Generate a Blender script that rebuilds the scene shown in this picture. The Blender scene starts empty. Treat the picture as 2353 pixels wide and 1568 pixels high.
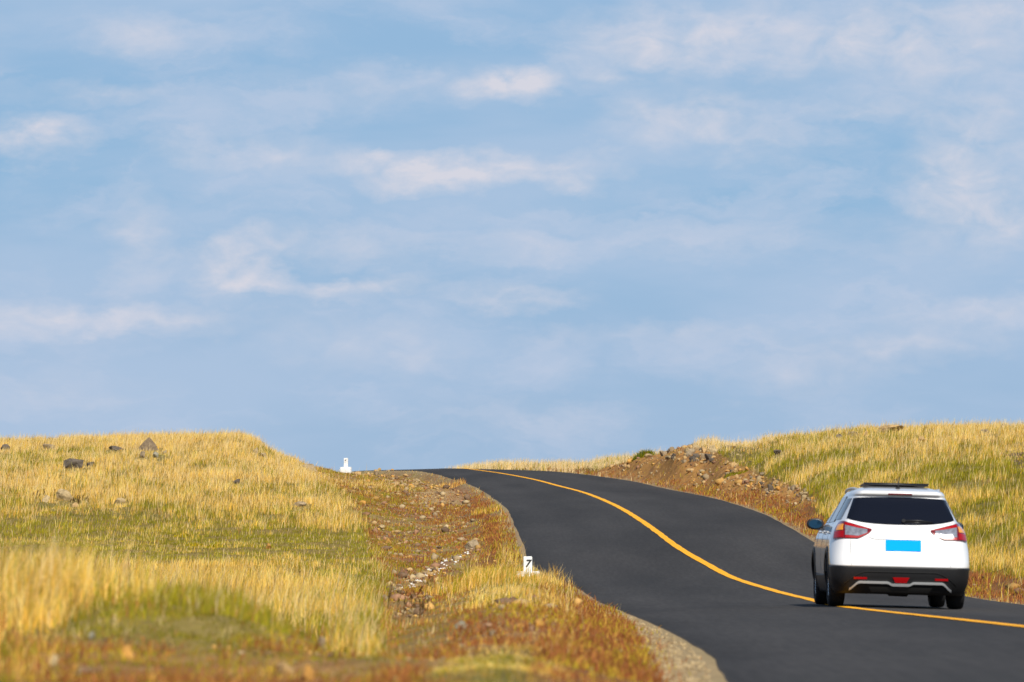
import bpy, bmesh, math, random
import numpy as np
from mathutils import Vector, Matrix
random.seed(7)
RNG = np.random.default_rng(11)
R = math.radians

# ------------------------------------------------------------------ camera, sky, sun, exposure
F = 10914.0            # focal length measured in units of 1/2353 of the picture width
CX, HZ, EYE = 1176.5, 1292.0, 0.56
SC = bpy.context.scene
cam_d = bpy.data.cameras.new("camera")
cam = bpy.data.objects.new("camera", cam_d)
SC.collection.objects.link(cam)
cam.location = (0, 0, EYE)
cam.rotation_euler = (R(90) + math.atan((HZ - 784.0) / F), 0, 0)
cam_d.sensor_width = 36.0
cam_d.lens = 36.0 * F / 2353.0
cam_d.clip_start = 0.5
cam_d.clip_end = 9000
cam_d.dof.use_dof = True
cam_d.dof.focus_distance = 105.0
cam_d.dof.aperture_fstop = 5.0
SC.camera = cam

SUN_EL, SUN_AZ = R(40), R(16)       # azimuth: to the right of straight behind the camera
world = bpy.data.worlds.new("World")
SC.world = world
world.use_nodes = True


def sky_nodes():
    nt = world.node_tree
    nt.nodes.clear()
    N, L = nt.nodes.new, nt.links.new
    out = N('ShaderNodeOutputWorld')
    bg = N('ShaderNodeBackground')
    bg.inputs[1].default_value = 0.0985
    L(bg.outputs[0], out.inputs[0])
    sky = N('ShaderNodeTexSky')
    sky.sky_type = 'NISHITA'
    sky.sun_disc = False
    sky.sun_elevation = SUN_EL
    sky.sun_rotation = R(180) - SUN_AZ
    sky.altitude = 1500
    tc = N('ShaderNodeTexCoord')
    sep = N('ShaderNodeSeparateXYZ')
    L(tc.outputs['Generated'], sep.inputs[0])

    def math_(op, a, b=None, c=None):
        n = N('ShaderNodeMath')
        n.operation = op
        for i, v in enumerate((a, b, c)):
            if v is None:
                continue
            if isinstance(v, (int, float)):
                n.inputs[i].default_value = v
            else:
                L(v, n.inputs[i])
        return n.outputs[0]
    yy = math_('MAXIMUM', math_('ABSOLUTE', sep.outputs[1]), 0.05)
    u = math_('MULTIPLY_ADD', math_('DIVIDE', sep.outputs[0], yy), F / 100, CX / 100)
    v = math_('MULTIPLY_ADD', math_('DIVIDE', sep.outputs[2], yy), -F / 100, HZ / 100)
    comb = N('ShaderNodeCombineXYZ')
    L(u, comb.inputs[0])
    L(v, comb.inputs[1])
    # turbulence that frays the edges of the clouds
    def noise(scale, detail, rough, vec, stretch=(1, 1, 1), loc=(0, 0, 0), dist=0.0):
        m = N('ShaderNodeMapping')
        m.inputs['Scale'].default_value = stretch
        m.inputs['Location'].default_value = loc
        L(vec, m.inputs['Vector'])
        n = N('ShaderNodeTexNoise')
        n.inputs['Scale'].default_value = scale
        n.inputs['Detail'].default_value = detail
        n.inputs['Roughness'].default_value = rough
        n.inputs['Distortion'].default_value = dist
        L(m.outputs[0], n.inputs['Vector'])
        return n
    w = noise(0.55, 6, 0.62, comb.outputs[0], (0.7, 1.5, 1))
    sub = N('ShaderNodeVectorMath')
    sub.operation = 'SUBTRACT'
    L(w.outputs['Color'], sub.inputs[0])
    sub.inputs[1].default_value = (0.5, 0.5, 0.5)
    ma = N('ShaderNodeVectorMath')
    ma.operation = 'MULTIPLY_ADD'
    L(sub.outputs[0], ma.inputs[0])
    ma.inputs[1].default_value = (3.4, 2.0, 0)
    L(comb.outputs[0], ma.inputs[2])
    P = ma.outputs[0]
    blobs = [(330, 75, 170, 60, .45), (1170, 205, 130, 62, .95), (50, 320, 170, 62, .85), (220, 215, 210, 34, .35),
             (590, 350, 240, 52, .50), (1000, 392, 300, 48, 1.05), (1290, 375, 150, 44, .5), (1500, 90, 260, 90, .5), (1780, 60, 330, 110, .5),
             (1590, 285, 210, 85, .65), (1780, 320, 200, 55, .3), (2230, 390, 190, 140, .62), (2180, 90, 260, 120, .45), (2000, 240, 160, 30, .35),
             (540, 615, 125, 80, .95), (700, 668, 200, 34, .6), (900, 652, 150, 30, .5), (1220, 678, 200, 34, .5), (325, 560, 90, 130, .42),
             (750, 560, 280, 50, .42), (1190, 570, 150, 36, .35), (120, 722, 230, 50, .65), (390, 735, 230, 46, .45), (790, 790, 220, 80, .30),
             (960, 800, 90, 90, .28), (1600, 770, 420, 34, .34), (2070, 800, 270, 60, .42), (2280, 712, 240, 52, .48), (1840, 870, 200, 60, .38),
             (100, 900, 260, 60, .25), (1200, 960, 300, 50, .18), (1650, 550, 300, 60, .2), (900, 180, 300, 60, .25), (2200, 560, 260, 90, .3), (2330, 20, 160, 60, .5), (1950, 130, 420, 110, .35), (2250, 260, 220, 110, .3), (1450, 160, 220, 60, .3), (2300, 480, 200, 90, .3)]
    acc = None
    for (bx, by, rx, ry, st) in blobs:
        m = N('ShaderNodeMapping')
        sx, sy = 100 / (rx * 1.18), 100 / (ry * 1.18)
        m.inputs['Scale'].default_value = (sx, sy, 0)
        m.inputs['Location'].default_value = (-bx / 100 * sx, -by / 100 * sy, 0)
        L(P, m.inputs['Vector'])
        g = N('ShaderNodeTexGradient')
        g.gradient_type = 'SPHERICAL'
        L(m.outputs[0], g.inputs[0])
        acc = math_('MULTIPLY_ADD', g.outputs[1], st, acc if acc is not None else 0.0)
    fine = noise(1.25, 9, 0.58, comb.outputs[0], (0.75, 1.25, 1), (3, 1, 0), 0.4)
    broad = noise(0.16, 5, 0.55, comb.outputs[0], (0.5, 1.9, 1), (8.3, 2.2, 0), 0.3)
    fm = math_('MULTIPLY_ADD', fine.outputs[0], 3.2, -0.66)
    cl = math_('MULTIPLY', acc, fm)
    cl = math_('MINIMUM', math_('MAXIMUM', cl, 0.0), 1.0)
    veil = N('ShaderNodeMapRange')
    veil.interpolation_type = 'SMOOTHSTEP'
    L(broad.outputs[0], veil.inputs[0])
    veil.inputs[1].default_value = 0.36
    veil.inputs[2].default_value = 0.64
    el = sep.outputs[2]
    ramp = N('ShaderNodeValToRGB')           # clear air between the clouds, by elevation
    cr = ramp.color_ramp
    cr.elements[0].position = 0.0
    cr.elements[0].color = (0.37, 0.51, 0.695, 1)
    cr.elements[1].position = 1.0
    cr.elements[1].color = (0.18, 0.35, 0.62, 1)
    e = cr.elements.new(0.14)
    e.color = (0.345, 0.505, 0.71, 1)
    e = cr.elements.new(0.24)
    e.color = (0.285, 0.485, 0.71, 1)
    e = cr.elements.new(0.40)
    e.color = (0.305, 0.485, 0.715, 1)
    L(math_('MULTIPLY', el, 3.0), ramp.inputs[0])

    def mix(f, a, b):
        n = N('ShaderNodeMix')
        n.data_type = 'RGBA'
        for i, val in ((0, f), (6, a), (7, b)):
            if isinstance(val, (int, float)):
                n.inputs[i].default_value = val
            elif isinstance(val, tuple):
                n.inputs[i].default_value = val
            else:
                L(val, n.inputs[i])
        return n.outputs[2]
    c1 = mix(math_('MULTIPLY', veil.outputs[0], 0.65), ramp.outputs[0], (0.45, 0.572, 0.757, 1))
    strk = noise(0.36, 8, 0.6, P, (0.45, 1.45, 1), (1.7, 5.2, 0), 0.3)
    smr = N('ShaderNodeMapRange')
    smr.interpolation_type = 'SMOOTHSTEP'
    L(strk.outputs[0], smr.inputs[0])
    smr.inputs[1].default_value = 0.44
    smr.inputs[2].default_value = 0.72
    c1 = mix(math_('MULTIPLY', smr.outputs[0], 0.55), c1, (0.585, 0.64, 0.78, 1))
    c2 = mix(math_('MULTIPLY', cl, 0.95), c1, (0.69, 0.69, 0.77, 1))
    up = N('ShaderNodeVectorMath')
    up.operation = 'SCALE'
    L(c2, up.inputs[0])
    up.inputs['Scale'].default_value = 10.0
    hi = N('ShaderNodeMapRange')
    hi.interpolation_type = 'SMOOTHSTEP'
    L(el, hi.inputs[0])
    hi.inputs[1].default_value = 0.2
    hi.inputs[2].default_value = 0.6
    sk = N('ShaderNodeVectorMath')
    sk.operation = 'SCALE'
    L(sky.outputs[0], sk.inputs[0])
    sk.inputs['Scale'].default_value = 0.95
    fin = mix(hi.outputs[0], up.outputs[0], sk.outputs[0])
    L(fin, bg.inputs[0])


sky_nodes()
sun_d = bpy.data.lights.new("sun", 'SUN')
sun_d.energy = 5.0
sun_d.angle = R(0.53)
sun_d.color = (1.0, 0.945, 0.85)
sun = bpy.data.objects.new("sun", sun_d)
SC.collection.objects.link(sun)
to_sun = Vector((math.sin(SUN_AZ) * math.cos(SUN_EL), -math.cos(SUN_AZ) * math.cos(SUN_EL), math.sin(SUN_EL)))
sun.rotation_euler = to_sun.to_track_quat('Z', 'Y').to_euler()
SC.view_settings.view_transform = 'Standard'
SC.view_settings.look = 'None'
SC.view_settings.exposure = 0.0
SC.view_settings.gamma = 1.0
SC.cycles.max_bounces = 5
SC.cycles.transparent_max_bounces = 6

# ------------------------------------------------------------------ helpers
COL = SC.collection


def tag(o, label=None, cat=None, group=None, kind=None):
    if label: o['label'] = label
    if cat: o['category'] = cat
    if group: o['group'] = group
    if kind: o['kind'] = kind
    return o


def empty(name, loc, rot=(0, 0, 0)):
    o = bpy.data.objects.new(name, None)
    o.location = loc
    o.rotation_euler = rot
    o.empty_display_size = 0.2
    COL.objects.link(o)
    return o


def link(name, me, mat=None, parent=None, smooth=False):
    if mat is not None:
        me.materials.append(mat)
    if smooth:
        me.polygons.foreach_set('use_smooth', np.ones(len(me.polygons), bool))
    o = bpy.data.objects.new(name, me)
    COL.objects.link(o)
    o.parent = parent
    return o


def np_mesh(name, verts, faces, cols=None, k=None):
    """verts (n,3), faces (m,k) arrays -> mesh; optional per-vertex colours"""
    me = bpy.data.meshes.new(name)
    verts = np.asarray(verts, np.float32)
    faces = np.asarray(faces, np.int32)
    m, k = faces.shape
    me.vertices.add(len(verts))
    me.vertices.foreach_set('co', verts.ravel())
    me.loops.add(m * k)
    me.loops.foreach_set('vertex_index', faces.ravel())
    me.polygons.add(m)
    me.polygons.foreach_set('loop_start', np.arange(0, m * k, k, dtype=np.int32))
    me.polygons.foreach_set('loop_total', np.full(m, k, np.int32))
    if cols is not None:
        at = me.color_attributes.new('Col', 'FLOAT_COLOR', 'POINT')
        c4 = np.ones((len(verts), 4), np.float32)
        c4[:, :3] = cols
        at.data.foreach_set('color', c4.ravel())
    me.update(calc_edges=True)
    me.validate()
    return me


def _hash(ix, iy, seed):
    h = (ix.astype(np.int64) * 374761393 + iy.astype(np.int64) * 668265263 + seed * 974711) & 0x7fffffff
    h = ((h ^ (h >> 13)) * 1274126177) & 0x7fffffff
    h = h ^ (h >> 16)
    return (h & 0xffff) / 65535.0


def vnoise(x, y, seed=0):
    x0, y0 = np.floor(x), np.floor(y)
    fx, fy = x - x0, y - y0
    fx = fx * fx * (3 - 2 * fx)
    fy = fy * fy * (3 - 2 * fy)
    a, b = _hash(x0, y0, seed), _hash(x0 + 1, y0, seed)
    c, d = _hash(x0, y0 + 1, seed), _hash(x0 + 1, y0 + 1, seed)
    return (a * (1 - fx) + b * fx) * (1 - fy) + (c * (1 - fx) + d * fx) * fy


def fbm(x, y, seed=0, o=4):
    s, a, t = 0, 1.0, 0
    for i in range(o):
        s = s + a * vnoise(x * 2 ** i + 17.3 * i, y * 2 ** i + 5.1 * i, seed + i)
        t += a
        a *= 0.55
    return s / t


def sstep(a, b, x):
    t = np.clip((x - a) / (b - a), 0, 1)
    return t * t * (3 - 2 * t)


# ------------------------------------------------------------------ the lie of the land (metres; +Y away from the camera)
RY = np.array([-3000, 0, 60, 65, 70, 75, 80, 85, 90, 95, 102, 110, 125, 140, 155, 165, 175, 183, 190, 198, 210, 230, 260, 320, 400, 1500, 6000.])
RZ = np.array([0, 0, 0, 0, .03, .08, .17, .30, .52, .80, 1.13, 1.47, 2.05, 2.54, 3.02, 3.40, 3.77, 4.06, 4.30, 4.42, 4.4, 4.1, 3.4, 2.0, 0, -6, -30.])


def pchip(xk, yk):
    h = np.diff(xk); d = np.diff(yk) / h
    m = np.zeros_like(yk)
    for i in range(1, len(yk) - 1):
        if d[i - 1] * d[i] > 0:
            w1, w2 = 2 * h[i] + h[i - 1], h[i] + 2 * h[i - 1]
            m[i] = (w1 + w2) / (w1 / d[i - 1] + w2 / d[i])
    m[0], m[-1] = d[0], d[-1]

    def f(x):
        x = np.clip(np.asarray(x, float), xk[0], xk[-1])
        i = np.clip(np.searchsorted(xk, x) - 1, 0, len(xk) - 2)
        t = (x - xk[i]) / h[i]
        return ((2 * t**3 - 3 * t**2 + 1) * yk[i] + (t**3 - 2 * t**2 + t) * h[i] * m[i]
                + (-2 * t**3 + 3 * t**2) * yk[i + 1] + (t**3 - t**2) * h[i] * m[i + 1])
    return f


zr = pchip(RY, RZ)
_yy = np.linspace(18, 190, 1500)


def edge_fn(pix, drop, near, far):
    """turn a line surveyed along the road into X as a function of Y"""
    yv = HZ - F * (zr(_yy) - drop - EYE) / _yy
    pts = []
    for (px, py) in pix:
        Y = float(np.interp(-py, -yv, _yy))
        pts.append((Y, (px - CX) / F * Y))
    pts = [(a, b) for a, b in near] + pts + [(a, b) for a, b in far]
    pts.sort()
    xs = np.array([p[0] for p in pts]); ys = np.array([p[1] for p in pts])
    g = np.linspace(xs[0], xs[-1], 4000)
    f = pchip(xs, ys)
    v = f(g)
    k = np.hanning(61); k /= k.sum()
    st = g[1] - g[0]
    vp = np.pad(v, 30, mode='edge')
    v = np.convolve(vp, k, 'valid')
    return lambda q: np.interp(q, g, v)


mid_px = [(2353, 1440), (1920, 1392), (1870, 1380), (1780, 1358), (1700, 1334), (1630, 1300), (1560, 1260), (1510, 1223), (1475, 1198), (1410, 1160), (1330, 1129), (1250, 1108), (1150, 1088), (1085, 1079)]
left_px = [(1682, 1568), (1650, 1525), (1612, 1484), (1524, 1436), (1436, 1405), (1330, 1350), (1245, 1312), (1208, 1284), (1190, 1225), (1163, 1170), (1132, 1144), (1100, 1123), (1045, 1101), (965, 1083)]
right_px = [(2353, 1388), (2235, 1372), (1990, 1294), (1870, 1244), (1780, 1191), (1650, 1146), (1500, 1114), (1350, 1090), (1250, 1082)]
Xc = edge_fn(mid_px, 0.0, [(-40, 5.6), (20, 4.7)], [(200, -3.6), (230, -9.5), (300, -32)])
Xl = edge_fn(left_px, 0.06, [(-40, 2.0), (10, 1.1)], [(193, -5.4), (205, -8.6), (230, -14), (300, -37)])
Xr = edge_fn(right_px, 0.07, [(-40, 9.0), (20, 7.6), (50, 7.1)], [(190, -0.2), (205, -2.5), (230, -7), (300, -28)])


def road_z(X, Y):
    return zr(Y) - 0.026 * np.abs(X - Xc(Y))


# cross sections: at distance Y, ground line as (bearing, height) pairs in the survey units above
ST = {
    12: [(-2000, 1770), (0, 1780), (1300, 1795), (3000, 1790), (5000, 1700)],
    20: [(-2000, 1540), (0, 1560), (600, 1565), (1000, 1572), (1400, 1580), (1700, 1590), (3200, 1590), (5000, 1500)],
    24: [(-2000, 1470), (0, 1490), (500, 1492), (800, 1520), (1100, 1520), (1400, 1530), (1620, 1545), (3000, 1545), (5000, 1400)],
    30: [(-2000, 1380), (0, 1400), (300, 1392), (480, 1385), (560, 1405), (640, 1448), (710, 1492), (800, 1518), (950, 1510), (1100, 1478), (1300, 1478), (1500, 1490), (1590, 1497), (2900, 1497), (4500, 1380)],
    35: [(-2000, 1420), (0, 1440), (500, 1450), (700, 1500), (850, 1500), (960, 1470), (1080, 1432), (1180, 1412), (1300, 1432), (1560, 1467), (2800, 1467), (4000, 1350)],
    45: [(-2000, 1420), (0, 1436), (850, 1445), (960, 1440), (1080, 1420), (1200, 1405), (1350, 1418), (1480, 1427), (2600, 1427), (3600, 1300)],
    55: [(-2000, 1385), (0, 1400), (850, 1405), (950, 1408), (1100, 1380), (1220, 1368), (1330, 1385), (1415, 1403), (2450, 1408), (2700, 1390), (3300, 1230)],
    70: [(-2000, 1325), (0, 1340), (600, 1342), (850, 1355), (950, 1365), (1050, 1362), (1150, 1345), (1220, 1343), (1370, 1375), (2270, 1378), (2353, 1372), (2480, 1345), (2800, 1210)],
    85: [(-2000, 1275), (0, 1288), (600, 1288), (850, 1302), (900, 1325), (1000, 1342), (1100, 1335), (1180, 1328), (1240, 1325), (2049, 1325), (2150, 1322), (2240, 1305), (2353, 1270), (2700, 1150)],
    95: [(-2000, 1245), (0, 1258), (600, 1262), (850, 1270), (900, 1285), (1000, 1298), (1100, 1290), (1170, 1268), (1200, 1264), (1915, 1265), (2000, 1262), (2100, 1245), (2200, 1222), (2353, 1185), (2700, 1090)],
    110: [(-2000, 1218), (0, 1228), (600, 1232), (830, 1235), (900, 1245), (1000, 1245), (1100, 1225), (1170, 1207), (1190, 1204), (1800, 1207), (1870, 1208), (1920, 1180), (2000, 1150), (2200, 1115), (2353, 1095), (2700, 1040)],
    125: [(-2000, 1140), (0, 1150), (300, 1150), (600, 1155), (800, 1172), (900, 1190), (1000, 1190), (1080, 1175), (1150, 1164), (1709, 1166), (1790, 1165), (1840, 1148), (1875, 1112), (2000, 1086), (2200, 1060), (2353, 1045), (2700, 1010)],
    140: [(-2000, 1085), (0, 1090), (300, 1084), (600, 1098), (750, 1118), (850, 1138), (950, 1148), (1050, 1144), (1120, 1139), (1620, 1137), (1690, 1135), (1745, 1112), (1785, 1072), (1870, 1052), (2000, 1020), (2200, 1005), (2353, 1000), (2700, 990)],
    155: [(-2000, 1045), (0, 1045), (300, 1035), (540, 1032), (600, 1050), (650, 1074), (730, 1098), (850, 1112), (950, 1118), (1050, 1120), (1100, 1120), (1520, 1119), (1575, 1116), (1630, 1092), (1660, 1048), (1740, 1040), (1800, 1022), (1900, 1005), (2000, 995), (2200, 993), (2700, 987)],
    165: [(-2000, 1030), (0, 1027), (300, 1018), (555, 1012), (600, 1034), (650, 1064), (720, 1086), (850, 1098), (1000, 1105), (1060, 1106), (1440, 1104), (1480, 1101), (1520, 1076), (1560, 1034), (1650, 1030), (1740, 1026), (1800, 1016), (1900, 1004), (2000, 996), (2700, 990)],
    175: [(-2000, 1030), (0, 1022), (300, 1012), (560, 1008), (590, 1022), (640, 1058), (700, 1078), (850, 1088), (1000, 1093), (1356, 1091), (1400, 1088), (1440, 1066), (1480, 1050), (1560, 1038), (1650, 1036), (1740, 1030), (1900, 1014), (2200, 1008), (2700, 1005)],
    185: [(-2000, 1040), (0, 1030), (300, 1022), (560, 1016), (600, 1040), (650, 1062), (720, 1075), (850, 1079), (1200, 1083), (1350, 1078), (1400, 1068), (1450, 1060), (1560, 1050), (1740, 1044), (2000, 1036), (2700, 1030)],
    193: [(-2000, 1060), (0, 1050), (560, 1034), (650, 1068), (720, 1074), (800, 1074), (1100, 1078), (1150, 1077), (1350, 1074), (1450, 1068), (1560, 1062), (2000, 1055), (2700, 1050)],
    210: [(-2000, 1110), (560, 1085), (700, 1090), (1350, 1088), (2700, 1085)],
    240: [(-2000, 1150), (2700, 1135)],
    300: [(-2000, 1215), (2700, 1205)],
    400: [(-2000, 1300), (2700, 1300)],
}
SY = np.array(sorted(ST))
UG = np.arange(-2000, 5001, 10.0)
TZ = []
for _s in SY:
    p = ST[int(_s)]
    v = np.interp(UG, [a for a, b in p], [b for a, b in p])
    k = np.hanning(7); k /= k.sum()
    v = np.convolve(np.pad(v, 3, mode='edge'), k, 'valid')
    TZ.append(EYE + (HZ - v) / F * _s)
TZ = np.array(TZ)


def H(X, Y):
    X = np.asarray(X, float); Y = np.asarray(Y, float)
    Yc = np.clip(Y, 12, 400)
    u = np.clip(X / Yc * F + CX, UG[0], UG[-1] - 1e-3)
    fi = np.interp(Yc, SY, np.arange(len(SY)))
    i = np.minimum(fi.astype(int), len(SY) - 2)
    t = fi - i
    # Catmull-Rom between stations
    i0, i3 = np.maximum(i - 1, 0), np.minimum(i + 2, len(SY) - 1)
    j = (u - UG[0]) / 10.0
    j0 = np.minimum(j.astype(int), len(UG) - 2)
    ft = j - j0
    def g(k): return TZ[k, j0] * (1 - ft) + TZ[k, j0 + 1] * ft
    a, b, c, d = g(i0), g(i), g(i + 1), g(i3)
    h1 = SY[i + 1] - SY[i]
    m1 = np.where(i > i0, (c - a) / (SY[i + 1] - SY[i0]), (c - b) / h1) * h1
    m2 = np.where(i3 > i + 1, (d - b) / (SY[i3] - SY[i]), (c - b) / h1) * h1
    z = (2 * t**3 - 3 * t**2 + 1) * b + (t**3 - 2 * t**2 + t) * m1 + (-2 * t**3 + 3 * t**2) * c + (t**3 - t**2) * m2
    z = np.where(Y > 400, z - (Y - 400) * 0.006, z)
    side = np.maximum(Xl(Y) - X, X - Xr(Y))           # metres off the asphalt
    side = np.where((Y > 290), 9.0, side)
    rough = np.where((Y > 95) & (X < Xc(Y)), sstep(1.0, 4.5, side), sstep(0.4, 2.0, side))
    z = z + rough * ((fbm(X * 0.55, Y * 0.4, 3) - 0.5) * 0.26 + (fbm(X * 2.3, Y * 1.7, 9, 3) - 0.5) * 0.09)
    # verge meets the asphalt
    rz = road_z(np.clip(X, Xl(Y) - .3, Xr(Y) + .3), Y) - 0.02
    k = 1 - sstep(0.05, 1.1, side)
    z = z * (1 - k) + rz * k
    kk = sstep(100, 125, Y) * (1 - sstep(205, 230, Y)) * (X < Xc(Y)) * sstep(0.0, .6, side) * (1 - sstep(2.2, 5.0, side))
    z = z - (.13 + .15 * sstep(150, 178, Y)) * kk
    z = np.where(side < 0.0, rz - 0.06 * sstep(.08, .45, -side), z)
    return z


def proj(X, Y, Z):
    return CX + F * X / Y, HZ - F * (Z - EYE) / Y


_MY = np.concatenate([np.arange(16, 60, 0.15), np.arange(60, 215, 0.25)])


def ground_at(px, py, after=0):
    """first ground point seen along a bearing"""
    Y = _MY[_MY > after]
    X = (px - CX) / F * Y
    z = H(X, Y)
    ray = EYE + (HZ - py) / F * Y
    hit = np.nonzero(z >= ray)[0]
    i = hit[0] if len(hit) else int(np.argmin(ray - z))
    return float(X[i]), float(Y[i]), float(z[i])


# ------------------------------------------------------------------ cover of the land
def poly_mask(px, py, poly, soft):
    """soft inside test: signed distance to polygon in survey units"""
    P = np.array(poly, float)
    inside = np.zeros(px.shape, bool)
    dist = np.full(px.shape, 1e9)
    n = len(P)
    for i in range(n):
        ax, ay = P[i]; bx, by = P[(i + 1) % n]
        c = ((ay > py) != (by > py))
        with np.errstate(divide='ignore', invalid='ignore'):
            xi = (bx - ax) * (py - ay) / (by - ay if by != ay else 1e-9) + ax
        inside ^= c & (px < xi)
        ex, ey = bx - ax, by - ay
        t = np.clip(((px - ax) * ex + (py - ay) * ey) / (ex * ex + ey * ey + 1e-9), 0, 1)
        dist = np.minimum(dist, np.hypot(px - ax - t * ex, (py - ay - t * ey)))
    sd = np.where(inside, dist, -dist)
    return sstep(-soft, soft, sd)


Z_RUB = [(690, 1066), (870, 1073), (975, 1093), (1040, 1125), (1085, 1165), (1110, 1210), (1112, 1262), (1090, 1300), (1075, 1335), (1010, 1385), (930, 1420), (885, 1410), (905, 1360), (870, 1300), (850, 1240), (830, 1180), (770, 1120), (715, 1090)]
Z_BARE = [(980, 1120), (1060, 1118), (1090, 1130), (1080, 1160), (1000, 1160), (960, 1150)]
Z_RED1 = [(960, 1082), (1045, 1100), (1105, 1130), (1170, 1180), (1210, 1240), (1220, 1300), (1130, 1320), (1085, 1310), (1112, 1262), (1108, 1205), (1080, 1160), (1030, 1120)]
Z_MIX = [(870, 1360), (930, 1340), (1010, 1350), (1085, 1325), (1100, 1350), (1060, 1410), (1180, 1400), (1060, 1470), (1000, 1540), (860, 1540), (890, 1450)]
Z_RED2 = [(1225, 1372), (1262, 1318), (1310, 1335), (1370, 1365), (1450, 1400), (1520, 1450), (1540, 1500), (1600, 1590), (1650, 2400), (1150, 2400), (1230, 1500), (1260, 1430), (1200, 1370)]
Z_ROCK = [(1060, 1410), (1160, 1378), (1290, 1390), (1310, 1440), (1230, 1480), (1060, 1500), (980, 1560), (900, 2400), (880, 1530), (1030, 1490)]
Z_FORE = [(-400, 1430), (0, 1450), (180, 1470), (330, 1480), (520, 1490), (700, 1462), (780, 1500), (900, 1540), (1150, 1600), (1150, 2400), (-900, 2400), (-900, 1430)]
Z_MOUND = [(230, 1395), (400, 1350), (480, 1340), (600, 1385), (740, 1495), (600, 1510), (300, 1490), (130, 1460)]
Z_GRAV = [(1415, 1400), (1450, 1408), (1525, 1445), (1610, 1492), (1720, 1590), (2600, 2400), (1700, 2400), (1545, 1600), (1500, 1530), (1470, 1470), (1435, 1425)]
Z_BAND = [(-400, 1200), (120, 1196), (280, 1180), (480, 1200), (700, 1212), (850, 1232), (850, 1300), (620, 1300), (420, 1290), (-400, 1275)]
Z_BANK = [(1340, 1070), (1400, 1062), (1450, 1045), (1560, 1022), (1640, 1036), (1700, 1072), (1790, 1106), (1850, 1130), (1880, 1158), (1830, 1166), (1700, 1134), (1500, 1112), (1350, 1090)]
Z_RED3 = [(1150, 1070), (1340, 1078), (1500, 1098), (1700, 1124), (1860, 1156), (1880, 1180), (1930, 1210), (2000, 1250), (2240, 1318), (2500, 1345), (2700, 1450), (2353, 1395), (2230, 1380), (1860, 1250), (1780, 1200), (1500, 1120), (1350, 1094)]
Z_PATCH = [(1640, 1016), (1745, 1014), (1740, 1050), (1720, 1070), (1670, 1052)]
Z_DARK = [(2290, 1038), (2500, 1020), (2500, 1090), (2330, 1082)]
Z_WHITE = [(1090, 1262), (1070, 1285), (1010, 1320), (960, 1350), (900, 1366), (905, 1352), (960, 1325), (1010, 1290), (1060, 1268)]


def cover(X, Y, Z):
    px, py = proj(X, Y, Z)
    wob = (fbm(X * 0.9, Y * 0.35, 21, 3) - 0.5)
    qx, qy = px + wob * 60, py + (fbm(X * 0.9, Y * 0.35, 31, 3) - 0.5) * 26
    c = {}
    c['rub'] = poly_mask(qx, qy, Z_RUB, 14) * (Y < 192) * (Y > 48)
    c['bare'] = poly_mask(qx, qy, Z_BARE, 8) * (Y < 192)
    c['red'] = np.maximum.reduce([poly_mask(qx, qy, Z_RED1, 14) * (Y > 70), poly_mask(qx, qy, Z_RED2, 18) * (Y < 85), poly_mask(px + wob * 20, py + wob * 8, Z_RED3, 7) * (X > 0) * (Y > 55)])
    c['rock'] = poly_mask(qx, qy, Z_ROCK, 16) * (Y < 48)
    c['fore'] = poly_mask(qx, qy, Z_FORE, 16) * (Y < 48)
    c['mound'] = poly_mask(qx, qy, Z_MOUND, 22) * (Y < 40)
    c['grav'] = poly_mask(px, py, Z_GRAV, 12) * (Y < 62)
    c['band'] = poly_mask(qx, qy, Z_BAND, 10) * (Y > 60)
    c['bank'] = poly_mask(px + wob * 16, py + wob * 8, Z_BANK, 5) * (X > 0) * (Y > 95) * (Y < 182)
    c['patch'] = poly_mask(qx, qy, Z_PATCH, 8)
    c['dark'] = poly_mask(qx, qy, Z_DARK, 10)
    c['mix'] = poly_mask(qx, qy, Z_MIX, 22) * (Y < 85)
    c['white'] = poly_mask(px + wob * 14, py + wob * 6, Z_WHITE, 6) * (Y > 55)
    c['px'], c['py'] = px, py
    return c


def lerp3(c, col, w):
    return c * (1 - w[:, None]) + np.array(col)[None, :] * w[:, None]


def ground_colour(X, Y, Z):
    c = cover(X, Y, Z)
    n = fbm(X * 1.6, Y * 0.9, 41, 4)
    m = fbm(X * 6, Y * 5, 51, 3)
    col = np.tile(np.array([[.235, .180, .058]]), (len(X), 1))
    col = lerp3(col, (.14, .125, .035), sstep(.4, .65, n) * .7)
    col = lerp3(col, (.36, .225, .10), c['rub'] * .9)
    col = lerp3(col, (.22, .10, .065), c['rub'] * sstep(.48, .58, n) * .8)
    col = lerp3(col, (.20, .19, .04), c['rub'] * sstep(.54, .62, m) * .6)
    col = lerp3(col, (.40, .265, .125), c['bare'])
    col = lerp3(col, (.23, .095, .040), c['red'] * .85)
    col = lerp3(col, (.38, .21, .08), np.maximum(c['rock'], c['fore']) * .9)
    col = lerp3(col, (.18, .075, .035), np.maximum(c['rock'], c['fore']) * sstep(.5, .62, m) * .7)
    col = lerp3(col, (.42, .275, .115), c['grav'] * .9)
    col = lerp3(col, (.24, .17, .05), c['band'] * .8)
    col = lerp3(col, (.27, .20, .055), c['mound'] * .8)
    col = lerp3(col, (.27, .17, .06), c['mix'] * .8)
    col = lerp3(col, (.47, .235, .068), c['bank'])
    col = lerp3(col, (.20, .10, .045), c['bank'] * sstep(.5, .66, m) * .8)
    col = lerp3(col, (.17, .125, .05), c['patch'])
    col = lerp3(col, (.14, .095, .05), c['dark'])
    side = np.maximum(Xl(Y) - X, X - Xr(Y))
    lip = (1 - sstep(.12, .5, side + (m - .5) * .5)) * (side > -0.3)
    col = lerp3(col, (.34, .26, .15), lip * .75)
    return col * (0.82 + 0.36 * m[:, None])


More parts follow.
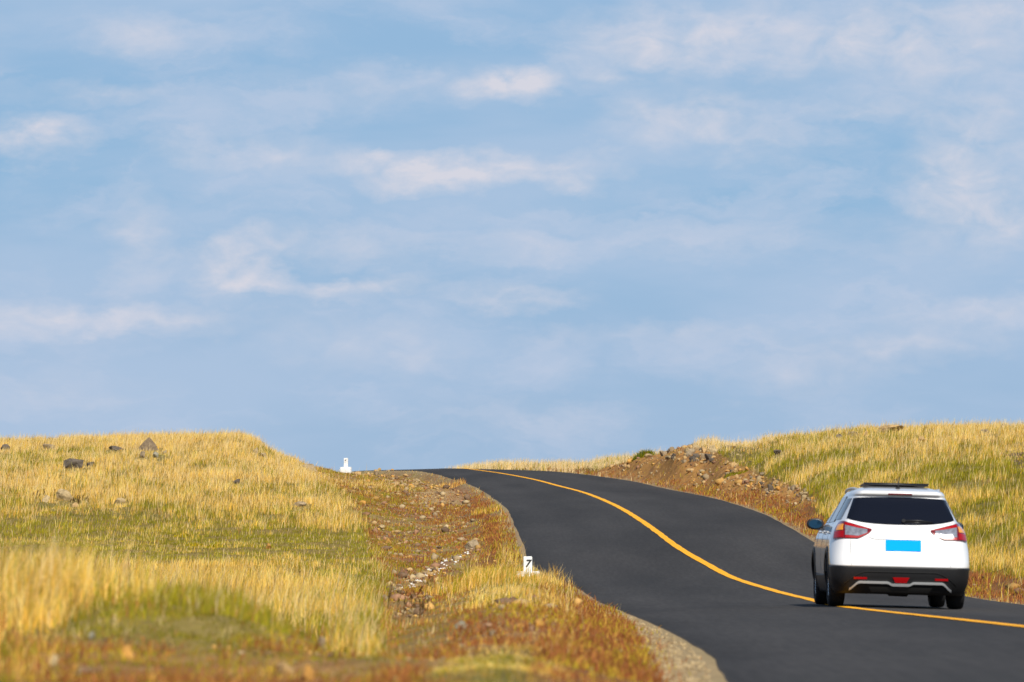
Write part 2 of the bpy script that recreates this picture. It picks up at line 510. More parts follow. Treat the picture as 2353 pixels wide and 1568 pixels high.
# ------------------------------------------------------------------ materials
def mat_base(name, col=(.5, .5, .5), rough=.6, metal=0.0, coat=0.0, spec=0.5):
    m = bpy.data.materials.new(name)
    m.use_nodes = True
    b = m.node_tree.nodes['Principled BSDF']
    b.inputs['Base Color'].default_value = (*col, 1)
    b.inputs['Roughness'].default_value = rough
    b.inputs['Metallic'].default_value = metal
    b.inputs['Coat Weight'].default_value = coat
    b.inputs['Coat Roughness'].default_value = 0.04
    b.inputs['Specular IOR Level'].default_value = spec
    return m


def add_noise(m, scale=8, amt=.25, bump=0.0, attr=None, coords='Object', detail=6, dist=.02):
    """multiply the base colour by a procedural mottling, optional bump"""
    nt = m.node_tree
    N, L = nt.nodes.new, nt.links.new
    b = nt.nodes['Principled BSDF']
    tc = N('ShaderNodeTexCoord')
    n = N('ShaderNodeTexNoise')
    n.inputs['Scale'].default_value = scale
    n.inputs['Detail'].default_value = detail
    n.inputs['Roughness'].default_value = .6
    L(tc.outputs[coords], n.inputs['Vector'])
    mr = N('ShaderNodeMapRange')
    mr.inputs[1].default_value = .3
    mr.inputs[2].default_value = .7
    mr.inputs[3].default_value = 1 - amt
    mr.inputs[4].default_value = 1 + amt
    L(n.outputs[0], mr.inputs[0])
    mx = N('ShaderNodeVectorMath')
    mx.operation = 'SCALE'
    if attr:
        a = N('ShaderNodeAttribute')
        a.attribute_name = attr
        L(a.outputs['Color'], mx.inputs[0])
    else:
        mx.inputs[0].default_value = b.inputs['Base Color'].default_value[:3]
    L(mr.outputs[0], mx.inputs['Scale'])
    L(mx.outputs[0], b.inputs['Base Color'])
    if bump:
        bp = N('ShaderNodeBump')
        bp.inputs['Strength'].default_value = bump
        bp.inputs['Distance'].default_value = dist
        L(n.outputs[0], bp.inputs['Height'])
        L(bp.outputs[0], b.inputs['Normal'])
    return m


def mat_blade(name):
    m = bpy.data.materials.new(name)
    m.use_nodes = True
    nt = m.node_tree
    nt.nodes.clear()
    N, L = nt.nodes.new, nt.links.new
    o = N('ShaderNodeOutputMaterial')
    a = N('ShaderNodeAttribute')
    a.attribute_name = 'Col'
    d = N('ShaderNodeBsdfDiffuse')
    t = N('ShaderNodeBsdfTranslucent')
    L(a.outputs['Color'], d.inputs[0])
    L(a.outputs['Color'], t.inputs[0])
    mx = N('ShaderNodeMixShader')
    mx.inputs[0].default_value = .38
    L(d.outputs[0], mx.inputs[1])
    L(t.outputs[0], mx.inputs[2])
    L(mx.outputs[0], o.inputs[0])
    return m


M_ground = add_noise(mat_base('soil', rough=.95, spec=.1), 9, .28, .6, attr='Col', dist=.05)
M_blade = mat_blade('grass_blades')


def asphalt():
    m = mat_base('asphalt', (.05, .05, .053), .85, spec=.22)
    nt = m.node_tree
    N, L = nt.nodes.new, nt.links.new
    b = nt.nodes['Principled BSDF']
    tc = N('ShaderNodeTexCoord')
    big = N('ShaderNodeTexNoise'); big.inputs['Scale'].default_value = .35; big.inputs['Detail'].default_value = 5
    mp = N('ShaderNodeMapping'); mp.inputs['Scale'].default_value = (1.6, .22, 1)
    L(tc.outputs['Object'], mp.inputs[0]); L(mp.outputs[0], big.inputs['Vector'])
    fin = N('ShaderNodeTexNoise'); fin.inputs['Scale'].default_value = 28; fin.inputs['Detail'].default_value = 4; fin.inputs['Roughness'].default_value = .7
    mp2 = N('ShaderNodeMapping'); mp2.inputs['Scale'].default_value = (.6, .03, 1)
    L(tc.outputs['Object'], mp2.inputs[0]); L(mp2.outputs[0], fin.inputs['Vector'])
    r1 = N('ShaderNodeMapRange'); r1.inputs[1].default_value = .3; r1.inputs[2].default_value = .7; r1.inputs[3].default_value = .74; r1.inputs[4].default_value = 1.26
    r2 = N('ShaderNodeMapRange'); r2.inputs[1].default_value = .35; r2.inputs[2].default_value = .75; r2.inputs[3].default_value = .80; r2.inputs[4].default_value = 1.28
    L(big.outputs[0], r1.inputs[0]); L(fin.outputs[0], r2.inputs[0])
    mu = N('ShaderNodeMath'); mu.operation = 'MULTIPLY'
    L(r1.outputs[0], mu.inputs[0]); L(r2.outputs[0], mu.inputs[1])
    a = N('ShaderNodeAttribute'); a.attribute_name = 'Col'
    sc = N('ShaderNodeVectorMath'); sc.operation = 'SCALE'
    L(a.outputs['Color'], sc.inputs[0]); L(mu.outputs[0], sc.inputs['Scale'])
    L(sc.outputs[0], b.inputs['Base Color'])
    bp = N('ShaderNodeBump'); bp.inputs['Strength'].default_value = .35; bp.inputs['Distance'].default_value = .006
    gr = N('ShaderNodeTexNoise'); gr.inputs['Scale'].default_value = 45; L(tc.outputs['Object'], gr.inputs['Vector'])
    L(gr.outputs[0], bp.inputs['Height']); L(bp.outputs[0], b.inputs['Normal'])
    return m


M_asphalt = asphalt()
M_yellow = add_noise(mat_base('yellow_paint', (1.0, .45, .006), .7, spec=.3), 9, .08)


# ------------------------------------------------------------------ ground, road, centre line
def axis(parts):
    out = []
    for a, b, s in parts:
        out.append(np.arange(a, b, s))
    return np.concatenate(out)


gx = axis([(-1500, -300, 150), (-300, -80, 20), (-80, -28, 3), (-28, 30, .16), (30, 80, 3), (80, 300, 20), (300, 1501, 150)])
gy = axis([(-300, -40, 30), (-40, 8, 4), (8, 60, .3), (60, 200, .42), (200, 260, 1.5), (260, 420, 10), (420, 3001, 180)])
GX, GY = np.meshgrid(gx, gy)
gxf, gyf = GX.ravel(), GY.ravel()
gz = H(gxf, gyf)
nx, ny = len(gx), len(gy)
idx = np.arange(nx * ny).reshape(ny, nx)
quads = np.stack([idx[:-1, :-1], idx[:-1, 1:], idx[1:, 1:], idx[1:, :-1]], -1).reshape(-1, 4)
gcol = ground_colour(gxf, np.maximum(gyf, 8), gz)
g_me = np_mesh('ground', np.stack([gxf, gyf, gz], 1), quads, gcol)
tag(link('ground', g_me, M_ground, smooth=True), kind='structure')

ry = axis([(-40, 20, 1.0), (20, 200, .35), (200, 281, 1.0)])
K = 22
t = np.linspace(0, 1, K)
ex = (fbm(ry * .12, ry * 0, 71, 4) - .5) * .16
ex2 = (fbm(ry * .12, ry * 0 + 9, 72, 4) - .5) * .16
xl, xr = Xl(ry) + ex, Xr(ry) + ex2
RXg = xl[:, None] + (xr - xl)[:, None] * t[None]
RYg = np.repeat(ry[:, None], K, 1)
RZg = road_z(RXg, RYg)
RZg[:, 0] -= .05
RZg[:, -1] -= .05
RXg[:, 1] = RXg[:, 0] + .05
RXg[:, -2] = RXg[:, -1] - .05
RZg[:, 1] = road_z(RXg[:, 1], ry)
RZg[:, -2] = road_z(RXg[:, -2], ry)
idx = np.arange(len(ry) * K).reshape(-1, K)
quads = np.stack([idx[:-1, :-1], idx[:-1, 1:], idx[1:, 1:], idx[1:, :-1]], -1).reshape(-1, 4)
rc = np.tile(np.array([[.0460, .0425, .0400]]), (RXg.size, 1))
tt = np.tile(t, len(ry))
rub = np.exp(-((tt - .22) / .05)**2) + np.exp(-((tt - .38) / .05)**2) + np.exp(-((tt - .64) / .05)**2) + np.exp(-((tt - .82) / .05)**2)
rc *= (1 - .08 * rub)[:, None]
ed = np.minimum(tt, 1 - tt)
rc = lerp3(rc, (.10, .085, .065), np.exp(-(ed / .012)**2) * .6)
link_road = link('road', np_mesh('road', np.stack([RXg.ravel(), RYg.ravel(), RZg.ravel()], 1), quads, rc), M_asphalt, smooth=True)
tag(link_road, kind='structure')

ly = axis([(5, 200, .35), (200, 270, 1.0)])
hw = .080
wob1, wob2 = (fbm(ly * 1.3, ly * 0, 81, 3) - .5) * .03, (fbm(ly * 1.3, ly * 0 + 5, 82, 3) - .5) * .03
slope = np.gradient(Xc(ly), ly)
wx = hw * np.sqrt(1 + slope**2)
LX = np.stack([Xc(ly) - wx + wob1, Xc(ly) + wx + wob2], 1)
LY = np.repeat(ly[:, None], 2, 1)
LZ = road_z(LX, LY)
# the road mesh interpolates between its own rows: sample it the same way
LZ = np.stack([np.interp(ly, ry, zr(ry))] * 2, 1) - .026 * np.abs(LX - Xc(LY)) + .006
idx = np.arange(len(ly) * 2).reshape(-1, 2)
quads = np.stack([idx[:-1, 0], idx[:-1, 1], idx[1:, 1], idx[1:, 0]], -1)
tag(link('centre_line', np_mesh('centre_line', np.stack([LX.ravel(), LY.ravel(), LZ.ravel()], 1), quads), M_yellow), kind='structure')

# ------------------------------------------------------------------ stones
def rock_mesh(name, seed, sub=2, flat=.7, cuts=9):
    rg = np.random.default_rng(seed)
    bm = bmesh.new()
    bmesh.ops.create_icosphere(bm, subdivisions=sub, radius=1)
    V = np.array([v.co[:] for v in bm.verts])
    for _ in range(cuts):
        nrm = rg.normal(size=3)
        nrm /= np.linalg.norm(nrm)
        d = rg.uniform(.38, .72)
        ex = np.maximum(V @ nrm - d, 0)
        V -= ex[:, None] * nrm[None]
    V *= np.array([1, rg.uniform(.6, .95), flat * rg.uniform(.75, 1.1)])
    V += rg.normal(size=V.shape) * .012
    for v, co in zip(bm.verts, V):
        v.co = co
    me = bpy.data.meshes.new(name)
    bm.to_mesh(me)
    bm.free()
    return me


def stone_mat(name, col):
    return add_noise(mat_base(name, col, .9, spec=.2), 3.2, .34, .5, detail=8, dist=.08)


M_st = {'grey': stone_mat('grey_stone', (.32, .24, .145)), 'tan': stone_mat('tan_stone', (.46, .30, .13)), 'orange': stone_mat('ochre_stone', (.56, .29, .07)),
        'dark': stone_mat('dark_stone', (.13, .105, .08)), 'slate': stone_mat('slate_stone', (.31, .28, .20)), 'white': stone_mat('white_stone', (.68, .64, .58)),
        'pink': stone_mat('pinkish_stone', (.34, .20, .11)), 'sand': stone_mat('sand_stone', (.42, .31, .16))}
base_rocks = {}
for mk in M_st:
    L_ = []
    for s in range(4):
        m_ = rock_mesh('stone_' + mk, hash(mk) % 1 + s * 13 + len(mk) * 7, 2, .68 if mk != 'white' else .55)
        m_.materials.append(M_st[mk])
        L_.append(m_)
    base_rocks[mk] = L_


ROCKS = []
GS = None


def put_rock(name, px, py, wpx, hpx, mk, label, cat='rock', group=None, seed=None, after=0, tilt=None, sink=.3, mesh=None, gz_=None):
    X, Y, Zg = ground_at(px, py, after)
    s = Y / F
    W, Hh = wpx * s, hpx * s
    if label.startswith('blurred'):
        W, Hh, sink = W * .75, Hh * .8, .6
    rg = random.Random(seed if seed is not None else int(px * 7 + py))
    me = mesh or rg.choice(base_rocks[mk])
    o = bpy.data.objects.new(name, me)
    COL.objects.link(o)
    if name == 'boulder' and Y > 60 and mk != 'orange' and tilt is None:
        Hh += .05
    ROCKS.append((X, Y, W, name))
    zs = Hh / (2 * .62 * (1 - sink * .5))
    o.scale = (W / 2, W / 2 * rg.uniform(.7, 1.0), zs)
    o.location = (X, Y + W * .2, Zg + Hh * .5 - sink * Hh * .5)
    o.rotation_euler = tilt or (rg.uniform(-.12, .12), rg.uniform(-.15, .15), rg.uniform(0, 6.28) if mesh is None else 0)
    tag(o, label, cat, group)
    return o


def pyramid_rock():
    bm = bmesh.new()
    bmesh.ops.create_icosphere(bm, subdivisions=4, radius=1)
    rg = np.random.default_rng(4)
    V = np.array([v.co[:] for v in bm.verts])
    z = V[:, 2].copy()
    V[:, 2] = z
    k = np.clip((1.0 - z) / 2, .0, 1) ** .72
    r = np.hypot(V[:, 0], V[:, 1]) + 1e-6
    V[:, 0] = V[:, 0] / r * k * 1.0 + .1 * z
    V[:, 1] = V[:, 1] / r * k * .8
    for nrm, d in (((.75, -.5, .45), .42), ((-.7, -.55, .45), .45), ((0, -.9, .3), .5), ((.3, .9, .3), .5)):
        nrm = np.array(nrm); nrm /= np.linalg.norm(nrm)
        ex = np.maximum(V @ nrm - d, 0)
        V -= ex[:, None] * nrm[None] * .8
    V += rg.normal(size=V.shape) * .012
    for v, co in zip(bm.verts, V):
        v.co = co
    me = bpy.data.meshes.new('boulder_pointed')
    bm.to_mesh(me)
    bm.free()
    me.materials.append(stone_mat('weathered_brown_stone', (.20, .145, .09)))
    return me


big = [(rock_mesh('boulder_mesh', 900 + i, 3, .7, 12)) for i in range(5)]
for b_, mk in zip(big, ('dark', 'sand', 'tan', 'grey', 'dark')):
    b_.materials.append(M_st[mk])

put_rock('boulder', 340, 1036, 66, 24, 'dark', 'pointed brown boulder standing on the left hill, its tip against the sky', mesh=pyramid_rock(), sink=.25, tilt=(0, 0, .2))
put_rock('boulder', 166, 1076, 62, 30, 'dark', 'rounded dark grey boulder in golden grass below left skyline, largest on that slope', mesh=big[0])
put_rock('boulder', 208, 1074, 26, 12, 'dark', 'small dark stone touching the right end of the rounded dark boulder')
put_rock('boulder', 262, 1037, 46, 14, 'dark', 'long low dark rock near the left skyline, left of the pointed boulder')
put_rock('boulder', 12, 1038, 30, 14, 'dark', 'dark flat rock on the skyline at the left edge of the photo')
put_rock('boulder', 110, 1035, 42, 14, 'grey', 'brown low rock on the left skyline above the rounded dark boulder', seed=3)
put_rock('boulder', 327, 1053, 34, 18, 'grey', 'broken grey brown rock directly below the pointed boulder', seed=5)
put_rock('boulder', 360, 1054, 22, 15, 'slate', 'small upright grey rock below and right of the pointed boulder', seed=6)
put_rock('boulder', 380, 1046, 18, 9, 'sand', 'pale stone right of the cluster under the pointed boulder', seed=8)
put_rock('boulder', 148, 1152, 56, 26, 'sand', 'pale tan dome shaped boulder half sunk in grass at mid left slope', mesh=big[1])
put_rock('boulder', 104, 1156, 36, 16, 'sand', 'tan stone just left of the pale dome shaped boulder', seed=9)
put_rock('boulder', 172, 1166, 24, 10, 'tan', 'flat tan stone below right of the pale dome shaped boulder', seed=11)
put_rock('boulder', 275, 1163, 44, 13, 'sand', 'long pale rock in grass right of the pale dome shaped boulder', seed=12)
put_rock('boulder', 545, 1114, 26, 9, 'dark', 'dark stone in grass left of the rubble slope, below the left crest', seed=15)
put_rock('boulder', 688, 1168, 34, 14, 'grey', 'grey brown stone in golden grass left of the embankment', seed=16)
put_rock('boulder', 712, 1082, 62, 16, 'slate', 'large flat grey rock on the skyline left of the marker numbered 6', mesh=big[3], seed=17)
put_rock('boulder', 588, 1044, 20, 14, 'sand', 'tan rock exposed on the cut edge of the left hill', seed=18)
put_rock('boulder', 606, 1052, 24, 14, 'sand', 'lower tan rock exposed on the cut edge of the left hill', seed=19)
put_rock('boulder', 1090, 1262, 54, 20, 'slate', 'flat grey slab on the left embankment above the white rubble', mesh=big[3], seed=20)
put_rock('boulder', 617, 1262, 26, 16, 'orange', 'ochre stone at the right end of the green band in the hollow', seed=21, after=70)
put_rock('boulder', 2045, 997, 72, 22, 'grey', 'broad brown boulder on the right skyline, above the car', mesh=big[2], seed=22)
put_rock('boulder', 1962, 1004, 30, 11, 'grey', 'grey rock on the right skyline, left of the broad boulder', seed=23)
put_rock('boulder', 1990, 1003, 18, 12, 'tan', 'round pale stone beside the broad boulder on the right skyline', seed=24)
put_rock('boulder', 1930, 1009, 26, 9, 'dark', 'dark low rock leftmost on the right skyline ridge', seed=25)
put_rock('boulder', 2120, 1016, 26, 12, 'tan', 'tan rock in grass just below and right of the broad skyline boulder', seed=26)
put_rock('boulder', 2312, 992, 46, 16, 'grey', 'brown rock on the right skyline near the right edge of the photo', seed=27)
put_rock('boulder', 2264, 996, 30, 9, 'grey', 'flat rock on the right skyline between broad boulder and right edge rock', seed=28)
put_rock('boulder', 1790, 1046, 26, 12, 'dark', 'dark broken stone in grass above the road cut', seed=29)
put_rock('boulder', 1786, 1040, 12, 8, 'orange', 'small orange stone on top of the dark broken stone above the road cut', seed=30)
put_rock('boulder', 1150, 1402, 26, 16, 'grey', 'brown grey stone atop the near verge rubble left of the road', seed=31)
put_rock('boulder', 1240, 1440, 54, 24, 'orange', 'largest ochre stone in the near verge rubble left of the road', seed=32)
put_rock('boulder', 740, 1492, 52, 36, 'grey', 'blurred grey tan rock at the foot of the green mound, lower left', seed=33)
put_rock('boulder', 660, 1552, 90, 50, 'tan', 'blurred pale tan rock beside an orange one at the bottom edge', seed=34)
put_rock('boulder', 705, 1566, 70, 46, 'orange', 'blurred orange rock at the bottom edge right of the pale tan rock', seed=35)
put_rock('boulder', 295, 1515, 84, 42, 'orange', 'blurred orange rock in the lower left soil, left of the green mound foot', seed=36)
put_rock('boulder', 200, 1556, 90, 46, 'grey', 'blurred brown rock at the bottom edge, lower left', seed=37)
put_rock('boulder', 120, 1532, 76, 34, 'sand', 'blurred pale rock in the lower left soil beside a grass tuft', seed=38)
put_rock('boulder', 212, 1468, 46, 26, 'slate', 'blurred small grey rock on the grassy lower left mound', seed=39)
put_rock('boulder', 1060, 1445, 46, 22, 'slate', 'blurred pale grey slab at the left of the near verge rubble', seed=40)

# rubble: the larger stones one by one, the smallest as stuff
def rubble(count, poly, mks, size, label, group, name='stone', seed=1, ymin=0):
    rg = random.Random(seed)
    P = np.array(poly, float)
    lo, hi = P.min(0), P.max(0)
    done = 0
    while done < count:
        x, y = rg.uniform(lo[0], hi[0]), rg.uniform(lo[1], hi[1])
        if poly_mask(np.array([x]), np.array([y]), poly, .5)[0] < .5:
            continue
        w_ = min(size[1], size[0] * rg.paretovariate(2.1))
        if not (0 < y < 1575):
            continue
        mk = rg.choice(mks)
        lab = label[mk] if isinstance(label, dict) else label
        put_rock(name, x, y, w_, w_ * rg.uniform(.45, .8), mk, lab, 'stone', group, seed=rg.randrange(10**6), after=ymin, sink=.35)
        done += 1


NM = {'grey': 'brown grey', 'tan': 'tan', 'orange': 'ochre', 'dark': 'dark', 'slate': 'slate grey', 'white': 'white', 'pink': 'pinkish', 'sand': 'sandy'}
def labs(t_): return {k: f'{v} stone {t_}' for k, v in NM.items()}
Z_BT = [(1510, 1036), (1560, 1024), (1610, 1030), (1650, 1044), (1655, 1062), (1600, 1070), (1570, 1064), (1530, 1068)]
Z_BT2 = [(1650, 1050), (1700, 1078), (1790, 1108), (1850, 1132), (1872, 1150), (1840, 1158), (1760, 1138), (1690, 1118), (1650, 1080)]
rubble(56, Z_BT, ['grey', 'tan', 'sand', 'grey', 'dark'], (10, 32), labs('in the heap at the top of the right road cut'), 'stones heaped on top of the right road cut', seed=101, ymin=90)
rubble(60, Z_BT2, ['grey', 'tan', 'dark', 'tan', 'orange', 'sand'], (9, 26), labs('along the crumbling right end of the road cut'), 'stones along the lower right end of the road cut', seed=102, ymin=90)
rubble(44, Z_BANK, ['tan', 'orange', 'grey', 'sand'], (7, 24), labs('scattered on the orange soil of the right road cut'), 'stones scattered on the orange road cut', seed=103, ymin=90)
rubble(72, Z_RUB, ['tan', 'orange', 'grey', 'tan', 'orange', 'sand'], (6, 20), labs('on the left embankment slope'), 'stones on the left embankment', seed=104, ymin=48)
rubble(26, [(740, 1082), (900, 1082), (960, 1100), (960, 1125), (840, 1120), (770, 1105)], ['tan', 'grey', 'sand', 'orange'], (8, 24), labs('in the rubble below the marker numbered 6'), 'stones in the rubble below the marker numbered 6', seed=105, ymin=80)
rubble(40, Z_WHITE, ['white'], (3, 8), 'white stone in the pale streak on the left embankment', 'white stones in the pale streak', seed=106, ymin=55)
rubble(14, [(1070, 1400), (1290, 1395), (1300, 1435), (1180, 1475), (1060, 1480)], ['tan', 'orange', 'grey', 'pink'], (12, 30), labs('in the near rubble on the left verge'), 'stones in the near verge rubble', seed=107)


# ------------------------------------------------------------------ grass and low cover
GOLD = np.array([.84, .50, .085]); STRAW = np.array([.94, .635, .20]); OLIVE = np.array([.40, .335, .018]); GREEN = np.array([.20, .215, .018])
REDD = np.array([.36, .125, .045]); RUST = np.array([.48, .20, .06]); BROWN = np.array([.24, .15, .06])


def blades(X, Y, Z, h, w, col, lean, seed, tipcol=None):
    rg = np.random.default_rng(seed)
    n = len(X)
    a = rg.uniform(0, np.pi, n)
    # broad faces roughly to the camera, random twist
    dx, dy = np.cos(a * .6 - .94), np.sin(a * .6 - .94)
    la = rg.uniform(0, 2 * np.pi, n)
    lx = np.cos(la) * lean * h + .10 * h
    lyy = np.sin(la) * lean * h
    b = np.stack([X, Y, Z - .02], 1)
    half = np.stack([dx * w / 2, dy * w / 2, np.zeros(n)], 1)
    mid = b + np.stack([lx * .3, lyy * .3, h * .58], 1)
    tip = b + np.stack([lx, lyy, h * (1 - .3 * np.minimum(lean, 1) ** 2)], 1)
    V = np.stack([b - half, b + half, mid + half * .8, mid - half * .8, tip], 1).reshape(-1, 3)
    o = (np.arange(n) * 5)[:, None]
    T = np.concatenate([o + np.array([[0, 1, 2]]), o + np.array([[0, 2, 3]]), o + np.array([[3, 2, 4]])], 0)
    C = np.repeat(col, 5, 0)
    if tipcol is not None:
        C = C.reshape(n, 5, 3)
        C[:, 4] = tipcol
        C[:, 2:4] = C[:, 2:4] * .55 + tipcol[:, None, :] * .45
        C = C.reshape(-1, 3)
    return V, T, C


def scatter(n, y0, y1, u0=-350, u1=2700, seed=1, power=1.0):
    rg = np.random.default_rng(seed)
    Y = y0 + (y1 - y0) * rg.random(n) ** power
    u = rg.uniform(u0, u1, n)
    m_ = rg.random(n) < .13
    u = np.where(m_ & (rg.random(n) < .35), u0 - rg.random(n) * 500, np.where(m_, u1 + rg.random(n) * 1300, u))
    X = (u - CX) / F * Y
    side = np.maximum(Xl(Y) - X, X - Xr(Y))
    k = side > .06
    return X[k], Y[k], side[k]


def grass():
    X, Y, side = scatter(2150000, 17, 212, seed=5)
    Z = H(X, Y)
    c = cover(X, Y, Z)
    rg = np.random.default_rng(77)
    r = rg.random(len(X))
    # clumps: tight and broad
    clump = fbm(X * 2.4, Y * 1.5, 101, 3)
    patch = fbm(X * .35, Y * .16, 111, 4)
    patch2 = fbm(X * .9, Y * .35, 121, 3)
    soil = np.maximum.reduce([c['rub'], c['rock'], c['fore'], c['bank'], c['bare'], c['grav'] * .8])
    dens = 1 - .93 * soil + .48 * c['fore'] + .15 * c['rock']
    sparse = sstep(.53, .66, fbm(X * 1.1, Y * .6, 131, 3))
    dens = np.maximum(dens, .26 * sparse * (c['bank'] < .3) * (c['bare'] < .3) * (1 - .85 * c['red']))
    dens = np.maximum(dens, .85 * c['rub'] * (1 - c['bare']) * sstep(.50, .56, fbm(X * 1.5, Y * .8, 171, 3)))
    dens *= 1 - .965 * c['red'] * np.where((np.abs(c['px'] - 1230) < 90) & (X < 3), .45, 1.0)
    dens *= 1 - .78 * c['grav']
    dens *= 1 - .35 * c['mix']
    dens *= 1 - .85 * c['white']
    dens *= 1 - .6 * (Y > 110) * (X < Xc(Y)) * (1 - sstep(.8, 2.5, side))
    dens *= 1 - .75 * sstep(1262, 1300, c['px']) * (Y < 100) * (X < 3)
    dens *= 1 - .35 * c['dark'] - .35 * c['patch'] - .2 * c['band']
    dens *= .45 + .55 * sstep(.30, .52, clump)
    dens *= sstep(.05, .5, side + rg.random(len(X)) * .4)
    k = r < dens
    X, Y, Z, side = X[k], Y[k], Z[k], side[k]
    c = {a: b[k] for a, b in c.items()}
    clump, patch, patch2, soil = clump[k], patch[k], patch2[k], soil[k]
    n = len(X)
    px, py = c['px'], c['py']
    # how green: broad patches; right hill greener low down; the hollow greener
    green = sstep(.40, .68, patch) * .36 + sstep(.42, .7, patch2) * .20 + .10
    green += .36 * c['band'] + .62 * c['mound'] + .3 * c['mix'] + .40 * c['rub'] + .25 * c['fore'] + .16 * (px < 1176) + .10
    green += np.where(X > 0, .26 * sstep(1000, 1060, py), 0) * (Y > 60)
    green += .22 * np.exp(-((px - 850) / 70)**2) * sstep(1180, 1300, py)
    green -= .35 * ((py < 1035) & (X < 0)) + .25 * np.exp(-((py - 1110) / 45)**2) * (X < -1)
    green -= .25 * np.exp(-((py - 1330) / 45)**2) * (px < 700)
    green = np.clip(green, .05, .95)
    tuftn = np.clip((fbm(X * 5.5, Y * 2.2, 181, 2) - .25) / .5, 0, 1)
    rr = np.clip(.65 * rg.random(n) + .35 * tuftn, 0, 1)
    isg = rr < green
    col = GOLD[None] * (1 - isg[:, None]) + OLIVE[None] * isg[:, None]
    v = rg.random(n)
    st = (~isg) & (v < .38)
    col[st] = STRAW
    gg = isg & (v < .30)
    col[gg] = GREEN
    br = (v > .93)
    col[br] = BROWN
    rd = (rg.random(n) < .55 * c['mix'] + .08 * c['mound'] + .25 * np.maximum(soil, sstep(.6, .7, patch2) * .4))
    col[rd] = RUST
    col *= (rg.uniform(.58, 1.18, n) * (.72 + .50 * sstep(.35, .65, clump)) * (.80 + .34 * tuftn))[:, None]
    pale = (rg.random(n) < .30 * sstep(95, 150, Y)) & (~isg)
    col[pale] = np.array([.95, .68, .31])
    h = rg.gamma(5, .027, n) + .04
    h *= .70 + .7 * sstep(.38, .62, clump)
    h *= np.where(isg, .72, 1.05)
    h *= 1 - .4 * c['grav']
    h *= 1 - .32 * c['band'] - .4 * c['patch'] - .5 * c['dark'] - .25 * c['mound'] - .35 * soil
    h *= 1 + (.50 + .5 * (rg.random(n) < .12)) * sstep(27, 29, Y) * (1 - sstep(33, 37, Y)) * (1 - sstep(240, 460, px))
    h *= 1 - .40 * sstep(62, 72, Y) * (1 - sstep(100, 112, Y)) * (px < 860)
    h *= 1 - .2 * c['mound'] - .35 * c['mix']
    h *= 1 - .60 * (1 - sstep(25, 28, Y)) * (1 - .6 * np.exp(-((px + 0) / 160)**2))
    h *= 1 - .50 * (1 - sstep(55, 75, Y)) * sstep(840, 960, px)
    h *= 1 - .35 * (1 - sstep(30, 40, Y)) * sstep(560, 700, px)
    for (rx_, ry_, rw_, nm_) in ROCKS:
        k_ = .55 * (nm_ == 'boulder') if ry_ > 45 else .35
        if k_:
            f_ = (np.abs(X - rx_ * (1 - (ry_ - Y) / ry_)) < rw_ * .55) & (Y > ry_ - 5) & (Y < ry_ + .1)
            h[f_] *= 1 - k_
    f_ = (np.abs(px - 1194) < 26) & (Y > 74) & (Y < 86.2); h[f_] *= .55
    f_ = (np.abs(px - 795) < 30) & (Y > 178) & (Y < 190); h[f_] *= .4
    h *= 1 - .55 * (Y > 95) * (X < Xc(Y)) * (1 - sstep(1.5, 3.2, side))
    h *= 1 - .42 * np.exp(-((px - 1180) / 110)**2) * (Y > 55) * (Y < 92)
    far_ = sstep(156, 166, Y) * (X > Xc(Y)) * (1 - sstep(1700, 1850, px)) * (1 - soil)
    h *= 1 + .55 * far_
    k_ = (rg.random(n) < .6 * far_); col[k_] = np.array([.95, .72, .40])
    tall = rg.random(n) < .03 * (1 - soil)
    h[tall] *= 1.75
    col[tall] = np.array([.95, .71, .36])
    h *= 1 + .25 * tall * (Y > 120)
    h = np.clip(h * .92, .04, .5)
    w = .0042 + .000055 * Y
    w = w * rg.uniform(.6, 1.25, n) * np.where(tall, .8, 1)
    lean = rg.uniform(.05, .55, n) ** 1.2
    tipc = np.where(isg[:, None], col * .8 + np.array([.10, .08, .02]), col * 1.05)
    return blades(X, Y, Z, h, w, col, lean, 3, np.minimum(tipc, .95)), n


(V, T, C), n_gr = grass()
me = np_mesh('grass', V, T, C)
tag(link('grass', me, M_blade), 'dry golden and olive steppe grass covering the hills and banks', 'grass', kind='stuff')


def redcover():
    X, Y, side = scatter(1000000, 17, 196, u0=-100, seed=15)
    Z = H(X, Y)
    c = cover(X, Y, Z)
    rg = np.random.default_rng(78)
    cl = fbm(X * 2.0, Y * 1.2, 141, 3)
    d = np.maximum(c['red'] * (.55 + .45 * sstep(.36, .52, cl)), 1.0 * np.maximum.reduce([c['rub'], c['rock'] * .9, c['fore'] * .45]) * sstep(.44, .52, cl))
    d *= 1 - .92 * c['grav']
    d *= 1 - .9 * c['white']
    d *= 1 - .8 * c['bare']
    rb_ = c['rub']
    d *= sstep(.02, .45, side + rg.random(len(X)) * .3)
    k = rg.random(len(X)) < d
    X, Y, Z, cl, rb_ = X[k], Y[k], Z[k], cl[k], rb_[k]
    n = len(X)
    v = rg.random(n)
    hue = fbm(X * .8, Y * .5, 151, 3)
    col = np.where((v < .45)[:, None], REDD[None], RUST[None])
    gm = (v > .88) | ((hue > .62) & (v > .45))
    col = np.where(gm[:, None], (OLIVE * .9 + GOLD * .25)[None], col)
    col = np.where((v > .965)[:, None], GOLD[None], col)
    col = col * rg.uniform(.65, 1.25, n)[:, None]
    h = rg.uniform(.04, .13, n) * (.6 + .9 * sstep(.4, .65, cl)) * (1 - .35 * (Y < 60)) * (1 - .25 * rb_) * (1 - .5 * (Y > 150) * (X < Xc(Y)))
    w = .0055 + .00007 * Y
    w = w * rg.uniform(.6, 1.2, n)
    lean = rg.uniform(.2, 1.0, n)
    return blades(X, Y, Z, h, w, col, lean, 4)


